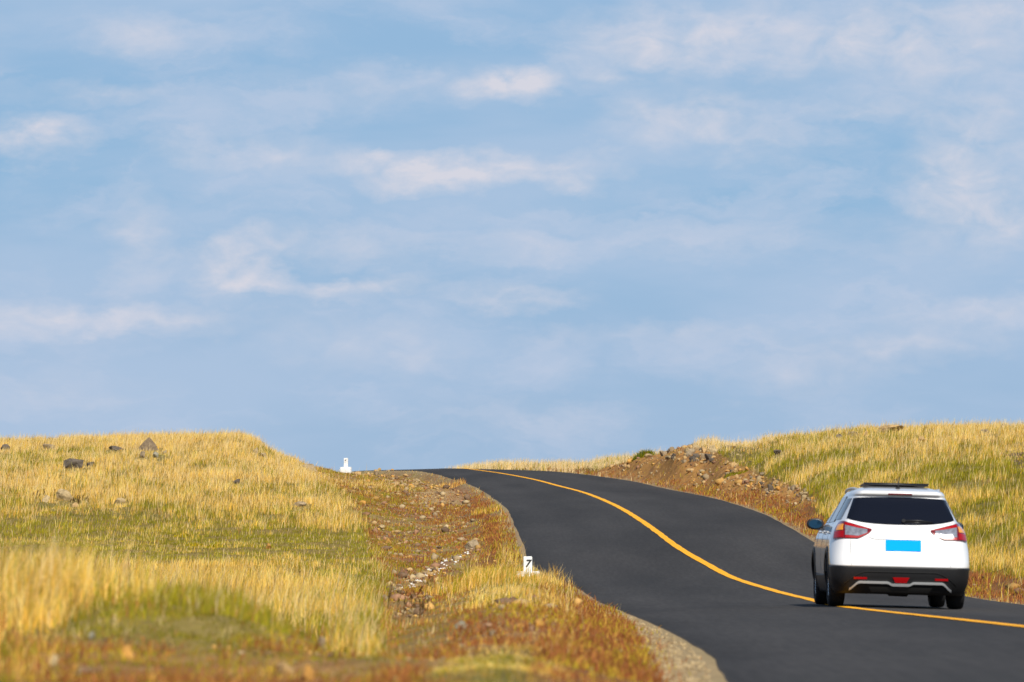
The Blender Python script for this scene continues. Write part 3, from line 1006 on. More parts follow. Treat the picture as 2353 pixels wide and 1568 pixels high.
V, T, C = redcover()
tag(link('red_ground_cover', np_mesh('red_ground_cover', V, T, C), M_blade), 'low rust red weeds growing along both verges of the road', 'weeds', kind='stuff')


def pebbles():
    rg = np.random.default_rng(55)
    base = rock_mesh('p', 5, 1, .7, 6)
    bv = np.array([v.co[:] for v in base.vertices])
    bf = np.array([p.vertices[:] for p in base.polygons])
    X, Y, side = scatter(330000, 18, 192, seed=35)
    Z = H(X, Y)
    c = cover(X, Y, Z)
    d = np.maximum.reduce([c['rub'] * .12, c['bank'] * .26, c['rock'] * .22, c['fore'] * .05, c['grav'] * .5, c['bare'] * .1, c['red'] * .02,
                           (1 - sstep(.1, .6, side)) * .25 * (Y < 190), c['dark'] * .05, c['patch'] * .06])
    d = np.maximum(d, 1.0 * c['white'])
    d *= .35 + 1.3 * sstep(.42, .62, fbm(X * 1.8, Y * 1.0, 161, 3))
    k = rg.random(len(X)) < d
    X, Y, Z, side = X[k], Y[k], Z[k], side[k]
    near = side < .5
    wht = (poly_mask(*proj(X, Y, Z), Z_WHITE, 8) > .5) & (Y > 55) & (rg.random(len(X)) < .55)
    # extra white chips in the streak
    n = len(X)
    s = rg.gamma(1.5, .024, n) + .008
    s = np.where(Y < 45, np.minimum(s * .5, .020), s)
    s = np.where(near, np.minimum(s, .02), s)
    s = np.where(wht, np.clip(s, .018, .042), s)
    pal = np.array([[.45, .30, .13], [.52, .30, .09], [.34, .25, .14], [.33, .18, .10], [.19, .12, .07], [.44, .33, .18]])
    col = pal[rg.integers(0, len(pal), n)] * rg.uniform(.7, 1.2, n)[:, None]
    col[near] = np.array([.40, .30, .165]) * rg.uniform(.7, 1.3, near.sum())[:, None]
    col[wht] = np.array([.78, .74, .67])
    a = rg.uniform(0, 6.28, n)
    ca, sa = np.cos(a), np.sin(a)
    sx = s * rg.uniform(.8, 1.5, n); sz = s * rg.uniform(.5, 1, n)
    vx = bv[None, :, 0] * sx[:, None]; vy = bv[None, :, 1] * s[:, None]
    V = np.stack([X[:, None] + vx * ca[:, None] - vy * sa[:, None], Y[:, None] + vx * sa[:, None] + vy * ca[:, None], Z[:, None] + bv[None, :, 2] * sz[:, None] + sz[:, None] * .3], -1)
    Fc = (bf[None] + (np.arange(n) * len(bv))[:, None, None]).reshape(-1, 3)
    return np_mesh('gravel', V.reshape(-1, 3), Fc, np.repeat(col, len(bv), 0)), n


pm, n_peb = pebbles()
M_peb = add_noise(mat_base('gravel_stone', rough=.9, spec=.15), 20, .2, attr='Col')
tag(link('gravel', pm, M_peb), 'loose small stones and gravel on the banks and road shoulders', 'gravel', kind='stuff')


# ------------------------------------------------------------------ plants that stand out
def tuft(name, px, py, n, hh, spread, cols, label, cat, lean=(.1, .7), wide=1.0, after=0, seed=1, group=None, stems=False):
    X, Y, Zg = ground_at(px, py, after)
    rg = np.random.default_rng(seed)
    a = rg.uniform(0, 6.28, n); r = spread * np.sqrt(rg.random(n))
    bx, by = r * np.cos(a), r * np.sin(a) * .8
    gzz = H(X + bx, Y + by) - Zg
    col = np.array(cols)[rg.integers(0, len(cols), n)] * rg.uniform(.75, 1.2, n)[:, None]
    h = hh * rg.uniform(.45, 1.0, n) * (1 - .35 * (r / spread)**2)
    V, T, C = blades(bx, by, gzz, h, (.005 + .00008 * Y) * wide * rg.uniform(.6, 1.2, n), col, rg.uniform(lean[0], lean[1], n), seed + 5)
    if stems:      # branching seed heads along each stem
        k = 9
        ii = np.repeat(np.arange(n), k)
        tt = rg.uniform(.35, 1.0, n * k)
        tipx, tipy, tipz = V.reshape(n, 5, 3)[:, 4].T
        sx, sy, sz = bx[ii] + (tipx[ii] - bx[ii]) * tt, by[ii] + (tipy[ii] - by[ii]) * tt, gzz[ii] + (tipz[ii] - gzz[ii]) * tt
        V2, T2, C2 = blades(sx, sy, sz, np.full(n * k, .05), np.full(n * k, .012), col[ii] * .9, np.full(n * k, 1.0), seed + 9)
        T = np.concatenate([T, T2 + len(V)]); V = np.concatenate([V, V2]); C = np.concatenate([C, C2])
    o = link(name, np_mesh(name, V, T, C), M_blade)
    o.location = (X, Y, Zg)
    return tag(o, label, cat, group)


DG = np.array([.11, .17, .035])
tuft('grass_tussock', 1405, 1064, 420, .30, .42, [GREEN * .8, OLIVE * .7, DG], 'low dark green tussock on the left tip of the right road cut', 'tussock', seed=2, after=100)
tuft('grass_tussock', 1478, 1051, 480, .36, .40, [GREEN * .8, OLIVE * .8, DG], 'taller dark green tussock on the road cut, right of the lower one', 'tussock', seed=3, after=100)
tuft('grass_tussock', 1360, 1070, 160, .16, .3, [GREEN * .8, OLIVE * .8, DG], 'smallest dark green tussock at the foot end of the road cut', 'tussock', seed=33, after=100)
tuft('grass_tussock', 1120, 1345, 900, .40, .9, [GOLD, STRAW, OLIVE], 'tall golden grass clump left of the marker numbered 7', 'tussock', seed=4, after=50, lean=(.05, .35))
tuft('grass_tussock', 1242, 1344, 300, .26, .2, [GOLD, STRAW, OLIVE, RUST], 'short golden clump growing against the right foot of the marker numbered 7', 'tussock', seed=5, after=50, lean=(.05, .5))
tuft('grass_tussock', 1268, 1347, 90, .50, .22, [GOLD, STRAW * .9, BROWN * 1.4], 'tall straw clump with drooping heads right of the marker numbered 7', 'tussock', seed=6, after=50, lean=(.05, .45))
tuft('grass_tussock', 1040, 1122, 120, .36, .45, [STRAW, GOLD, RUST], 'straw stalks at the road edge near the top of the bend', 'tussock', seed=7, after=80, lean=(.05, .35))
tuft('grass_tussock', 1118, 1180, 160, .32, .4, [GOLD, OLIVE, STRAW], 'golden clump on the verge inside the bend', 'tussock', seed=9, after=70, lean=(.05, .5))
tuft('dry_weed', 940, 1425, 7, .55, .22, [BROWN * .7, BROWN], 'tall dark brown dead weed stalk in the hollow', 'weed', seed=10, after=38, lean=(.02, .22), wide=1.1, stems=True)
tuft('dry_weed', 905, 1400, 5, .42, .25, [BROWN * .8, BROWN], 'shorter brown dead weed left of the tall dead stalk', 'weed', seed=11, after=38, lean=(.02, .25), stems=True)
tuft('dry_weed', 975, 1372, 9, .40, .3, [BROWN * .9, RUST * .6], 'thin brown dead weed right of the tall dead stalk', 'weed', seed=12, after=38, lean=(.02, .25), stems=True)
YEL = np.array([.62, .46, .02])
for i_, (x_, y_, l_) in enumerate([(417, 1236, 'small yellow leaved plant highest of three in the dark green band'), (447, 1254, 'yellow rosette plant in the middle of three in the green band'), (495, 1259, 'yellow rosette plant rightmost of three in the green band'), (112, 1182, 'bright yellow flowering plant below the pale dome boulder')]):
    tuft('yellow_plant', x_, y_, 160, .13, .2, [YEL, YEL * .8, OLIVE], l_, 'plant', lean=(.3, .9), wide=1.3, after=60, seed=20 + i_)
for i_, (x_, y_, l_) in enumerate([(90, 1146, 'dark twiggy weed left of the pale dome shaped boulder'), (135, 1148, 'dark twiggy weed right behind the pale dome shaped boulder'), (180, 1158, 'dark twiggy weed at the right end of the pale dome boulder')]):
    tuft('dry_weed', x_, y_, 14, .30, .25, [BROWN * .6, BROWN * .8], l_, 'weed', lean=(.05, .35), after=60, seed=40 + i_, stems=True)
for i_, (x_, y_, n_, h_, s_, l_) in enumerate([(2120, 1060, 300, .2, .45, 'olive shrub patch on the right hill above the car roof'), (2245, 1092, 420, .25, .5, 'yellow green weed clump on the right hill, upper right of the car'), (1690, 1262 - 170, 200, .16, .4, 'olive weed clump on the right end of the road cut')]):
    tuft('weed_clump', x_, y_, n_, h_, s_, [OLIVE, GREEN, GREEN * .8], l_, 'weed clump', after=90, seed=60 + i_, lean=(.2, .9))


# ------------------------------------------------------------------ hundred-metre markers
M_white = add_noise(mat_base('whitewash', (.80, .80, .77), .8), 9, .12, .2)
M_black = mat_base('black_paint', (.02, .02, .02), .6)


def rbox(sx, sy, sz, bev=.01, jit=0.0, seed=0, z0=0):
    bm = bmesh.new()
    bmesh.ops.create_cube(bm, size=1)
    for v in bm.verts:
        v.co = Vector((v.co.x * sx, v.co.y * sy, (v.co.z + .5) * sz + z0))
    bmesh.ops.subdivide_edges(bm, edges=bm.edges[:], cuts=2, use_grid_fill=True)
    rg = random.Random(seed)
    if jit:
        for v in bm.verts:
            v.co += Vector((rg.uniform(-jit, jit), rg.uniform(-jit, jit), rg.uniform(-jit, jit)))
    sharp = [e for e in bm.edges if e.calc_face_angle(0) > 1.0]
    bmesh.ops.bevel(bm, geom=sharp, offset=bev, segments=2, affect='EDGES')
    me = bpy.data.meshes.new('box')
    bm.to_mesh(me)
    bm.free()
    return me


def digit_mesh(ch, size, bold):
    cu = bpy.data.curves.new('digit', 'FONT')
    cu.body = ch
    cu.size = size
    cu.align_x = 'CENTER'
    cu.extrude = .002
    cu.offset = bold
    cu.shear = .22 if ch == '7' else 0
    ob = bpy.data.objects.new('digit', cu)
    COL.objects.link(ob)
    dg = bpy.context.evaluated_depsgraph_get()
    me = bpy.data.meshes.new_from_object(ob.evaluated_get(dg))
    bpy.data.objects.remove(ob)
    return me


def marker(px, py, ch, label, Yfix, ph, rot):
    Y = Yfix
    X = (px - CX) / F * Y
    z = EYE + (HZ - py) / F * Y
    root = empty('distance_marker', (X, Y, z), (0, 0, rot))
    tag(root, label, 'road marker', 'numbered road markers')
    link('base', rbox(.42, .26, .32, .012, .006, 3, -.18), M_white, root)
    link('post', rbox(.15, .12, ph + .12, .010, .002, 4, .02), M_white, root)
    d = link('number', digit_mesh(ch, .185, .010 if ch == '6' else .006), M_black, root)
    d.location = (0, -.0625, .02 + ph + .12 - .085 - .105)
    d.rotation_euler = (R(90), 0, 0)
    return root


X6, Y6, Z6 = ground_at(795, 1074, 120)
marker(795, 1082, '6', 'white stone road marker numbered 6 on the skyline left of the crest', 189.5, .36, R(-10))
marker(1213, 1331, '7', 'white stone road marker numbered 7 in grass on the left verge', 86, .27, R(-6))

exec_car = True

# ------------------------------------------------------------------ the car
# body surface: horizontal outlines stacked by height.  y = 0 at the rearmost point, +y forward
CZ = [.17, .25, .35, .46, .52, .60, .70, .82, .93, 1.00, 1.045, 1.08, 1.20, 1.365, 1.40, 1.43, 1.46, 1.485, 1.51, 1.53, 1.545, 1.553]
c_r = pchip(np.array(CZ), np.array([.17, .09, .03, .005, .0, .015, .045, .075, .11, .145, .17, .20, .295, .425, .442, .398, .405, .50, .70, .95, 1.30, 1.6]))
c_w = pchip(np.array(CZ), np.array([.80, .84, .868, .878, .882, .884, .882, .868, .85, .825, .795, .775, .715, .635, .62, .605, .583, .545, .475, .395, .27, .08]))
c_f = pchip(np.array(CZ), np.array([4.12, 4.2, 4.27, 4.3, 4.3, 4.28, 4.24, 4.12, 3.85, 3.45, 3.22, 3.12, 2.85, 2.46, 2.38, 2.30, 2.22, 2.12, 2.02, 1.93, 1.85, 1.75]))
c_rx = pchip(np.array([.17, .5, .8, 1.0, 1.08, 1.4, 1.5, 1.553]), np.array([.20, .22, .20, .18, .13, .13, .12, .04]))
c_ry = pchip(np.array([.17, .5, .8, 1.0, 1.08, 1.4, 1.5, 1.553]), np.array([.26, .30, .42, .50, .75, .62, .4, .04]))
NR, NC, NS, NF = 14, 12, 46, 12


def contour(z):
    yr, w, yf, rx, ry = (float(f(z)) for f in (c_r, c_w, c_f, c_rx, c_ry))
    rx = min(rx, w * .8)
    ry = min(ry, (yf - yr) * .35)
    bow = .05
    p = []
    for i in range(NR):
        x = (w - rx) * i / NR
        p.append((x, yr + bow * (x / w)**2))
    yb = yr + bow * ((w - rx) / w)**2
    for i in range(NC):
        a = R(90) * i / NC
        p.append((w - rx + rx * math.sin(a), yb + ry * (1 - math.cos(a))))
    rx2, ry2 = min(.38, w * .8), min(.42, (yf - yr) * .3)
    bow2 = min(.16, (yf - yr) * .15)
    ys, ye = yb + ry, yf - bow2 - ry2
    for i in range(NS):
        p.append((w, ys + (ye - ys) * i / NS))
    for i in range(NC):
        a = R(90) * i / NC
        p.append((w - rx2 * (1 - math.cos(a)), ye + ry2 * math.sin(a)))
    for i in range(NF + 1):
        x = (w - rx2) * (1 - i / NF)
        p.append((x, yf - bow2 * (x / max(w - rx2, .01))**2))
    return np.array(p)


_cc = {}
def cont(z):
    k = round(float(z), 4)
    if k not in _cc:
        _cc[k] = contour(k)
    return _cc[k]


def at_s(s, z, off=0.0):
    """point on body a signed distance s round the outline from the rear centre"""
    c = cont(z)
    L_ = np.concatenate([[0], np.cumsum(np.hypot(*np.diff(c, axis=0).T))])
    a = abs(s)
    x, y = np.interp(a, L_, c[:, 0]), np.interp(a, L_, c[:, 1])
    x2, y2 = np.interp(a + .01, L_, c[:, 0]), np.interp(a + .01, L_, c[:, 1])
    x1, y1 = np.interp(max(a - .01, 0), L_, c[:, 0]), np.interp(max(a - .01, 0), L_, c[:, 1])
    tx, ty = x2 - x1, y2 - y1
    l = math.hypot(tx, ty) or 1
    nx_, ny_ = ty / l, -tx / l
    sg = 1 if s >= 0 else -1
    return ((x + nx_ * off) * sg, y + ny_ * off, z)


def at_y(side, y, z, off=0.0):
    """point on the car's flank at length y"""
    c = cont(z)
    j = int(np.argmax(c[:, 1] >= c[:, 1].max() - 1e-9))
    i0 = NR
    x = np.interp(y, c[i0:j + 1, 1], c[i0:j + 1, 0])
    return (side * (x + off), y, z)


def skin(rows, depth_rows, name, mat, parent, smooth=True):
    """closed slab: outer grid rows + matching inner grid, rims joined"""
    A, B = np.array(rows, float), np.array(depth_rows, float)
    r, c, _ = A.shape
    V = np.concatenate([A.reshape(-1, 3), B.reshape(-1, 3)])
    I = np.arange(r * c).reshape(r, c)
    J = I + r * c
    f = []
    for i in range(r - 1):
        for j in range(c - 1):
            f.append((I[i, j], I[i, j + 1], I[i + 1, j + 1], I[i + 1, j]))
            f.append((J[i + 1, j], J[i + 1, j + 1], J[i, j + 1], J[i, j]))
    for j in range(c - 1):
        f.append((J[0, j], J[0, j + 1], I[0, j + 1], I[0, j]))
        f.append((I[-1, j], I[-1, j + 1], J[-1, j + 1], J[-1, j]))
    for i in range(r - 1):
        f.append((I[i, 0], I[i + 1, 0], J[i + 1, 0], J[i, 0]))
        f.append((J[i, -1], J[i + 1, -1], I[i + 1, -1], I[i, -1]))
    me = np_mesh(name, V, np.array(f))
    bm = bmesh.new(); bm.from_mesh(me)
    bmesh.ops.remove_doubles(bm, verts=bm.verts, dist=1e-5)
    bmesh.ops.recalc_face_normals(bm, faces=bm.faces)
    bm.to_mesh(me); bm.free()
    me.materials.append(mat)
    for p in me.polygons:
        p.use_smooth = smooth
    o = bpy.data.objects.new(name, me)
    COL.objects.link(o)
    o.parent = parent
    if smooth:
        try:
            me.set_sharp_from_angle(angle=R(40))
        except Exception:
            pass
    return o


def wrap(name, mat, parent, zs, lo, hi, nc=16, off=.006, side=None, inner=-.01):
    """panel lying on the body between lo(z) and hi(z)"""
    A, B = [], []
    for z in zs:
        a, b = lo(z), hi(z)
        ra, rb = [], []
        for k in range(nc + 1):
            q = a + (b - a) * k / nc
            if side is None:
                ra.append(at_s(q, z, off)); rb.append(at_s(q, z, inner))
            else:
                ra.append(at_y(side, q, z, off)); rb.append(at_y(side, q, z, inner))
        A.append(ra); B.append(rb)
    return skin(A, B, name, mat, parent)


def pw(tab):
    a = np.array([t_[0] for t_ in tab]); b = np.array([t_[1] for t_ in tab])
    return lambda z: float(np.interp(z, a, b))


def cyl(name, r, depth, mat, parent, seg=24, axis='X', loc=(0, 0, 0)):
    bm = bmesh.new()
    bmesh.ops.create_cone(bm, cap_ends=True, segments=seg, radius1=r, radius2=r, depth=depth)
    if axis == 'X':
        bmesh.ops.rotate(bm, verts=bm.verts, matrix=Matrix.Rotation(R(90), 3, 'Y'))
    elif axis == 'Y':
        bmesh.ops.rotate(bm, verts=bm.verts, matrix=Matrix.Rotation(R(90), 3, 'X'))
    me = bpy.data.meshes.new(name)
    bm.to_mesh(me); bm.free()
    o = link(name, me, mat, parent)
    o.location = loc
    return o


def lathe(prof, seg=48):
    """profile (x along axle, radius) spun about X"""
    n = len(prof)
    V, Fc = [], []
    for i in range(seg):
        a = 2 * math.pi * i / seg
        for (x, r) in prof:
            V.append((x, r * math.cos(a), r * math.sin(a)))
    for i in range(seg):
        for j in range(n - 1):
            a, b = i * n + j, ((i + 1) % seg) * n + j
            Fc.append((a, a + 1, b + 1, b))
    return np_mesh('lathe', V, np.array(Fc))


def tube(name, pts, rad, mat, parent, seg=8, flat=1.0):
    """swept tube through pts, radius list or number"""
    pts = [Vector(p) for p in pts]
    n = len(pts)
    rs = rad if isinstance(rad, (list, tuple)) else [rad] * n
    V, Fc = [], []
    for i, p in enumerate(pts):
        d = (pts[min(i + 1, n - 1)] - pts[max(i - 1, 0)]).normalized()
        up = Vector((0, 0, 1)) if abs(d.z) < .9 else Vector((0, 1, 0))
        s = d.cross(up).normalized(); u = s.cross(d)
        for k in range(seg):
            a = 2 * math.pi * k / seg
            V.append(p + s * math.cos(a) * rs[i] + u * math.sin(a) * rs[i] * flat)
    for i in range(n - 1):
        for k in range(seg):
            a, b = i * seg + k, i * seg + (k + 1) % seg
            Fc.append((a, b, b + seg, a + seg))
    me = bpy.data.meshes.new(name)
    Fc.append(tuple(range(seg)))
    Fc.append(tuple((n - 1) * seg + k for k in reversed(range(seg))))
    me.from_pydata(V, [], Fc)
    return link(name, me, mat, parent, smooth=True)


def build_car(loc, rot):
    root = empty('white_car', loc, rot)
    tag(root, 'white crossover car driving away on the right lane, seen from behind', 'car')
    paint = mat_base('white_paint', (.80, .80, .80), .28, coat=1.0)
    add_noise(paint, 1.3, .02)
    clad = add_noise(mat_base('black_cladding', (.011, .011, .012), .55, spec=.3), 30, .15)
    glass = mat_base('privacy_glass', (.006, .007, .012), .04, spec=.6)
    rubber = add_noise(mat_base('tyre_rubber', (.016, .016, .017), .85, spec=.3), 40, .2)
    alloy = mat_base('alloy', (.55, .56, .58), .25, metal=.9)
    silver = mat_base('silver_trim', (.62, .63, .63), .35, metal=.25)
    chrome = mat_base('chrome', (.7, .7, .72), .12, metal=1.0)
    blackm = mat_base('black_plastic', (.012, .012, .013), .4)
    redl = mat_base('red_lens', (.34, .002, .004), .25, coat=.4, spec=.3)
    dred = mat_base('dark_red_lens', (.15, .004, .008), .12, coat=1.0)
    amb = mat_base('amber_lens', (.85, .33, .02), .10, coat=1.0)
    clr = add_noise(mat_base('clear_lens', (.24, .25, .29), .12, metal=.3, coat=1.0), 26, .35, .12)
    blue = mat_base('blue_plate', (.0, .36, 1.0), .8, spec=.1)
    seam = mat_base('seam', (.12, .12, .12), .6)
    mirror = mat_base('mirror_glass', (.05, .12, .17), .05, metal=1.0)

    # body and lower shell from one grid of levels
    zl = sorted(set([round(z, 4) for z in list(np.linspace(.17, 1.0, 24)) + [.405, .515] + list(np.linspace(1.02, 1.34, 12)) + [1.352, 1.36, 1.372, 1.384, 1.392, 1.40, 1.41, 1.42, 1.44, 1.46] + list(np.linspace(1.47, 1.553, 9))]))
    C_ = [cont(z) for z in zl]
    n = len(C_[0])
    def full(c, z):
        right = [(x, y, z) for x, y in c]
        left = [(-x, y, z) for x, y in c[1:-1][::-1]]
        return right + left
    rings = [full(c, z) for c, z in zip(C_, zl)]
    m = len(rings[0])
    V = np.array(rings).reshape(-1, 3)
    # fold in the fender swell round the wheels
    up, lowf = [], []
    for i in range(len(zl) - 1):
        for j in range(m):
            a, b = i * m + j, i * m + (j + 1) % m
            f = (a, b, b + m, a + m)
            zc = (zl[i] + zl[i + 1]) / 2
            yc = (V[a, 1] + V[b, 1]) / 2
            sidey = .95 < yc < 3.2
            lim = .405 if sidey else .515
            (up if zc > lim else lowf).append(f)
    top = tuple((len(zl) - 1) * m + j for j in range(m))

    def cut(faces, name, mat, cap, arch):
        me = bpy.data.meshes.new(name)
        me.from_pydata([tuple(v) for v in V], [], faces + ([top] if cap else []))
        bm = bmesh.new(); bm.from_mesh(me)
        bmesh.ops.delete(bm, geom=[v for v in bm.verts if not v.link_faces], context='VERTS')
        bmesh.ops.recalc_face_normals(bm, faces=bm.faces)
        # wheel arches: drop faces inside the arch, then snap its rim to the circle
        for yc in (WR, WF):
            rim = set()
            kill = []
            for f in bm.faces:
                c = f.calc_center_median()
                if abs(c.x) > .55 and math.hypot(c.y - yc, c.z - .33) < arch and c.z < .33 + arch:
                    kill.append(f)
            for f in kill:
                for v in f.verts:
                    rim.add(v)
            bmesh.ops.delete(bm, geom=kill, context='FACES')
            for v in rim:
                if v.is_valid and v.link_faces:
                    d = Vector((0, v.co.y - yc, v.co.z - .33))
                    if d.length > .01 and v.co.z > .2:
                        d = d.normalized() * arch
                        v.co.y, v.co.z = yc + d.y, .33 + d.z
        bm.to_mesh(me); bm.free()
        o = link(name, me, mat, root, smooth=True)
        return o
    body = cut(up, 'body', paint, True, .375)
    md = body.modifiers.new('thick', 'SOLIDIFY'); md.thickness = .012; md.offset = -1
    low = cut(lowf, 'lower_cladding', clad, False, .375)
    md = low.modifiers.new('thick', 'SOLIDIFY'); md.thickness = .012; md.offset = -1

    # underbody pan and dark wheel wells close the car from below
    me = rbox(1.30, 3.9, .50, .04, z0=.20)
    o = link('underbody', me, blackm, root); o.location = (0, 2.12, 0)
    # arch trims
    for sd in (-1, 1):
        for yc in (WR, WF):
            A, B = [], []
            for k in range(25):
                a = R(-14) + (math.pi + R(28)) * k / 24
                ra, rb = [], []
                for q in range(4):
                    rr = .355 + (.075 * q / 3)
                    y, z = yc + rr * math.cos(a), .33 + rr * math.sin(a)
                    z = max(z, .19)
                    po = at_y(sd, y, z, .012 if 0 < q < 3 else .006)
                    ra.append(po)
                    pi_ = at_y(sd, y, z, -.03)
                    rb.append(pi_)
                A.append(ra); B.append(rb)
            skin(A, B, 'wheel_arch_trim', clad, root)
            # inner well
            prof = [(0, .365), (-.26, .365), (-.26, .02)]
            me = lathe([(x * sd, r) for x, r in prof], 32)
            bm = bmesh.new(); bm.from_mesh(me)
            bmesh.ops.delete(bm, geom=[v for v in bm.verts if v.co.z < -.12], context='VERTS')
            bm.to_mesh(me); bm.free()
            o = link('wheel_well', me, blackm, root)
            o.location = (sd * .85, yc, .34)

    # rear window
    zs = list(np.linspace(1.062, 1.375, 14))
    hw_ = pw([(1.062, .30), (1.066, .40), (1.075, .50), (1.09, .60), (1.105, .662), (1.125, .690), (1.16, .692), (1.25, .660), (1.34, .622), (1.362, .606), (1.372, .585), (1.375, .55)])
    zs = [1.062, 1.066, 1.075, 1.09, 1.105, 1.125, 1.16, 1.20, 1.25, 1.30, 1.34, 1.362, 1.372, 1.375]
    # straight-ish lower edge: bow the bottom row
    A, B = [], []
    for i, t_ in enumerate(np.linspace(0, 1, 16)):
        ra, rb = [], []
        for k in range(29):
            q = -1 + 2 * k / 28
            zb = 1.050 + .055 * abs(q)**3.2 + .012 * q * q
            zt = 1.392 - .022 * abs(q)**4
            z = zb + (zt - zb) * t_
            hwz = .70 - .085 * ((z - 1.05) / .33)
            s_ = q * hwz
            ra.append(at_s(s_, z, .014)); rb.append(at_s(s_, z, -.006))
        A.append(ra); B.append(rb)
    skin(A, B, 'rear_window', glass, root)
    # black glass border line gives the pane its rubber edge
    # wiper
    wr = empty('rear_wiper', (0, 0, 0)); wr.parent = root
    p0, p1, p2 = Vector(at_s(.03, 1.098, .035)), Vector(at_s(.22, 1.103, .04)), Vector(at_s(.40, 1.085, .03))
    tube('arm', [p0, p1, p2], [.016, .013, .007], blackm, wr, flat=.8)
    tube('blade', [Vector(at_s(.03, 1.080, .022)), Vector(at_s(.38, 1.078, .022))], .007, blackm, wr)
    cyl('pivot', .024, .04, blackm, wr, 16, 'Y', tuple(p0))
    # high brake light in the roof spoiler
    wrap('high_brake_light', dred, root, np.linspace(1.420, 1.440, 4), lambda z: -.15, lambda z: .15, 12, .008)
    # garnish strip over the plate
    wrap('chrome_strip', silver, root, [.862, .872, .884], pw([(.862, -.33), (.884, -.40)]), pw([(.862, .33), (.884, .40)]), 20, .014)
    wrap('plate_recess_shadow_lip', silver, root, [.842, .850], lambda z: -.27, lambda z: .27, 10, .004) if False else None
    # number plate, blank blue
    pl = link('number_plate', rbox(.445, .012, .142, .004), blue, root)
    pc = at_s(.02, .785, 0)
    pl.location = (.025, pc[1] - .020, .713)
    pl.rotation_euler = (R(-14), 0, 0)
    # tail lights
    for sd in (-1, 1):
        tl = empty('tail_light', (0, 0, 0)); tl.parent = root
        # local outline: u runs from inner tip (0) to the wrapped outer edge (1)
        def pt(q, v, off, s0=.37, s1=.93):
            s_ = s0 + (s1 - s0) * q
            top_ = .985 + .095 * min(1, q / .62) ** 1.0 - .012 * max(0, (q - .8) / .2)
            bot_ = .968 - .105 * min(1, q / .30) ** .75 - .018 * max(0, (q - .7) / .3)
            return at_s(sd * s_, bot_ + (top_ - bot_) * v, off)
        def piece(nm, mt, q0, q1, v0, v1, off, nn=10, mm=5):
            A, B = [], []
            for i in range(mm + 1):
                v = v0 + (v1 - v0) * i / mm
                A.append([pt(q0 + (q1 - q0) * k / nn, v, off) for k in range(nn + 1)])
                B.append([pt(q0 + (q1 - q0) * k / nn, v, -.01) for k in range(nn + 1)])
            return skin(A, B, nm, mt, tl)
        piece('housing', dred, 0, 1, 0, 1, .015, 22, 6)
        piece('reversing_lens', clr, .10, .585, .20, .79, .019)
        piece('indicator_lens', amb, .645, .90, .48, .83, .019)
        piece('brake_lens', redl, .625, .97, .06, .42, .019)
        piece('border', redl, .015, .585, .80, .97, .021)
        piece('border', redl, .03, .585, .03, .19, .021)
    # bumper furniture
    for sd in (-1, 1):
        s0, s1 = (.425, .59)
        wrap('bumper_reflector', redl, root, [.352, .366, .380], (lambda z: sd * s0) if sd > 0 else (lambda z: sd * s1), (lambda z: sd * s1) if sd > 0 else (lambda z: sd * s0), 8, .012)
    wrap('rear_fog_light', redl, root, np.linspace(.315, .385, 5), pw([(.315, -.07), (.385, -.105)]), pw([(.315, .07), (.385, .105)]), 8, .014)
    A, B = [], []
    for i in range(4):
        ra, rb = [], []
        for k in range(61):
            q = -1 + 2 * k / 60
            a = abs(q)
            base = .288 + .028 * sstep(.16, .26, a) * 1.0 - .0 * a
            base -= .095 * sstep(.80, 1.02, a)
            th = .032 + .004 * (a < .16)
            z = base + th * (i / 3 - .5)
            ra.append(at_s(q * .64, z, .028)); rb.append(at_s(q * .64, z, -.01))
        A.append(ra); B.append(rb)
    skin(A, B, 'skid_plate', silver, root)
    wrap('bumper_lower_panel', mat_base('grey_plastic', (.026, .025, .023), .5), root, np.linspace(.195, .262, 4), pw([(.195, -.36), (.262, -.40)]), pw([(.195, .36), (.262, .40)]), 12, .012)
    # recessed contour line across the bumper
    A, B = [], []
    for i in range(3):
        ra, rb = [], []
        for k in range(41):
            q = -1 + 2 * k / 40
            z = .452 - .19 * max(0, abs(q) - .62) ** 1.6 / .38 ** 1.6 * .8 + .007 * (i - 1)
            ra.append(at_s(q * .70, z, .010)); rb.append(at_s(q * .70, z, -.01))
        A.append(ra); B.append(rb)
    skin(A, B, 'bumper_crease', mat_base('crease_black', (.012, .012, .012), .5), root)
    # tailgate seams
    for sd in (-1, 1):
        pts = [at_s(sd * .62, .525, .001), at_s(sd * .64, .70, .001), at_s(sd * .63, .845, .001)]
        tube('tailgate_seam', pts, .0028, seam, root, 6)
    # side glazing, three panes a side following the flank
    for sd in (-1, 1):
        zs = np.linspace(1.075, 1.40, 10)
        def fl(y0, y1, k0, k1):
            f0 = lambda z: y0 + k0 * (z - 1.075) / .325
            f1 = lambda z: y1 + k1 * (z - 1.075) / .325
            return f0, f1
        a, b = fl(.50, 1.02, .14, .02)
        wrap('quarter_window', glass, root, np.linspace(1.10, 1.37, 8), a, b, 6, .006, sd)
        a, b = fl(1.08, 1.92, .02, -.02)
        wrap('rear_door_window', glass, root, zs, a, b, 10, .006, sd)
        a, b = fl(1.99, 3.0, -.02, -.62)
        wrap('front_door_window', glass, root, zs, a, b, 10, .006, sd)
        for yy_ in (1.05, 1.955):
            wrap('door_pillar', blackm, root, zs, (lambda z, y_=yy_: y_ - .022), (lambda z, y_=yy_: y_ + .022), 2, .009, sd)
        # door shut lines and handles
        for yy_ in (1.06, 2.0, 2.98):
            wrap('door_gap', seam, root, np.linspace(.44, 1.055, 10), (lambda z, y_=yy_: y_ - .003), (lambda z, y_=yy_: y_ + .003), 1, .002, sd)
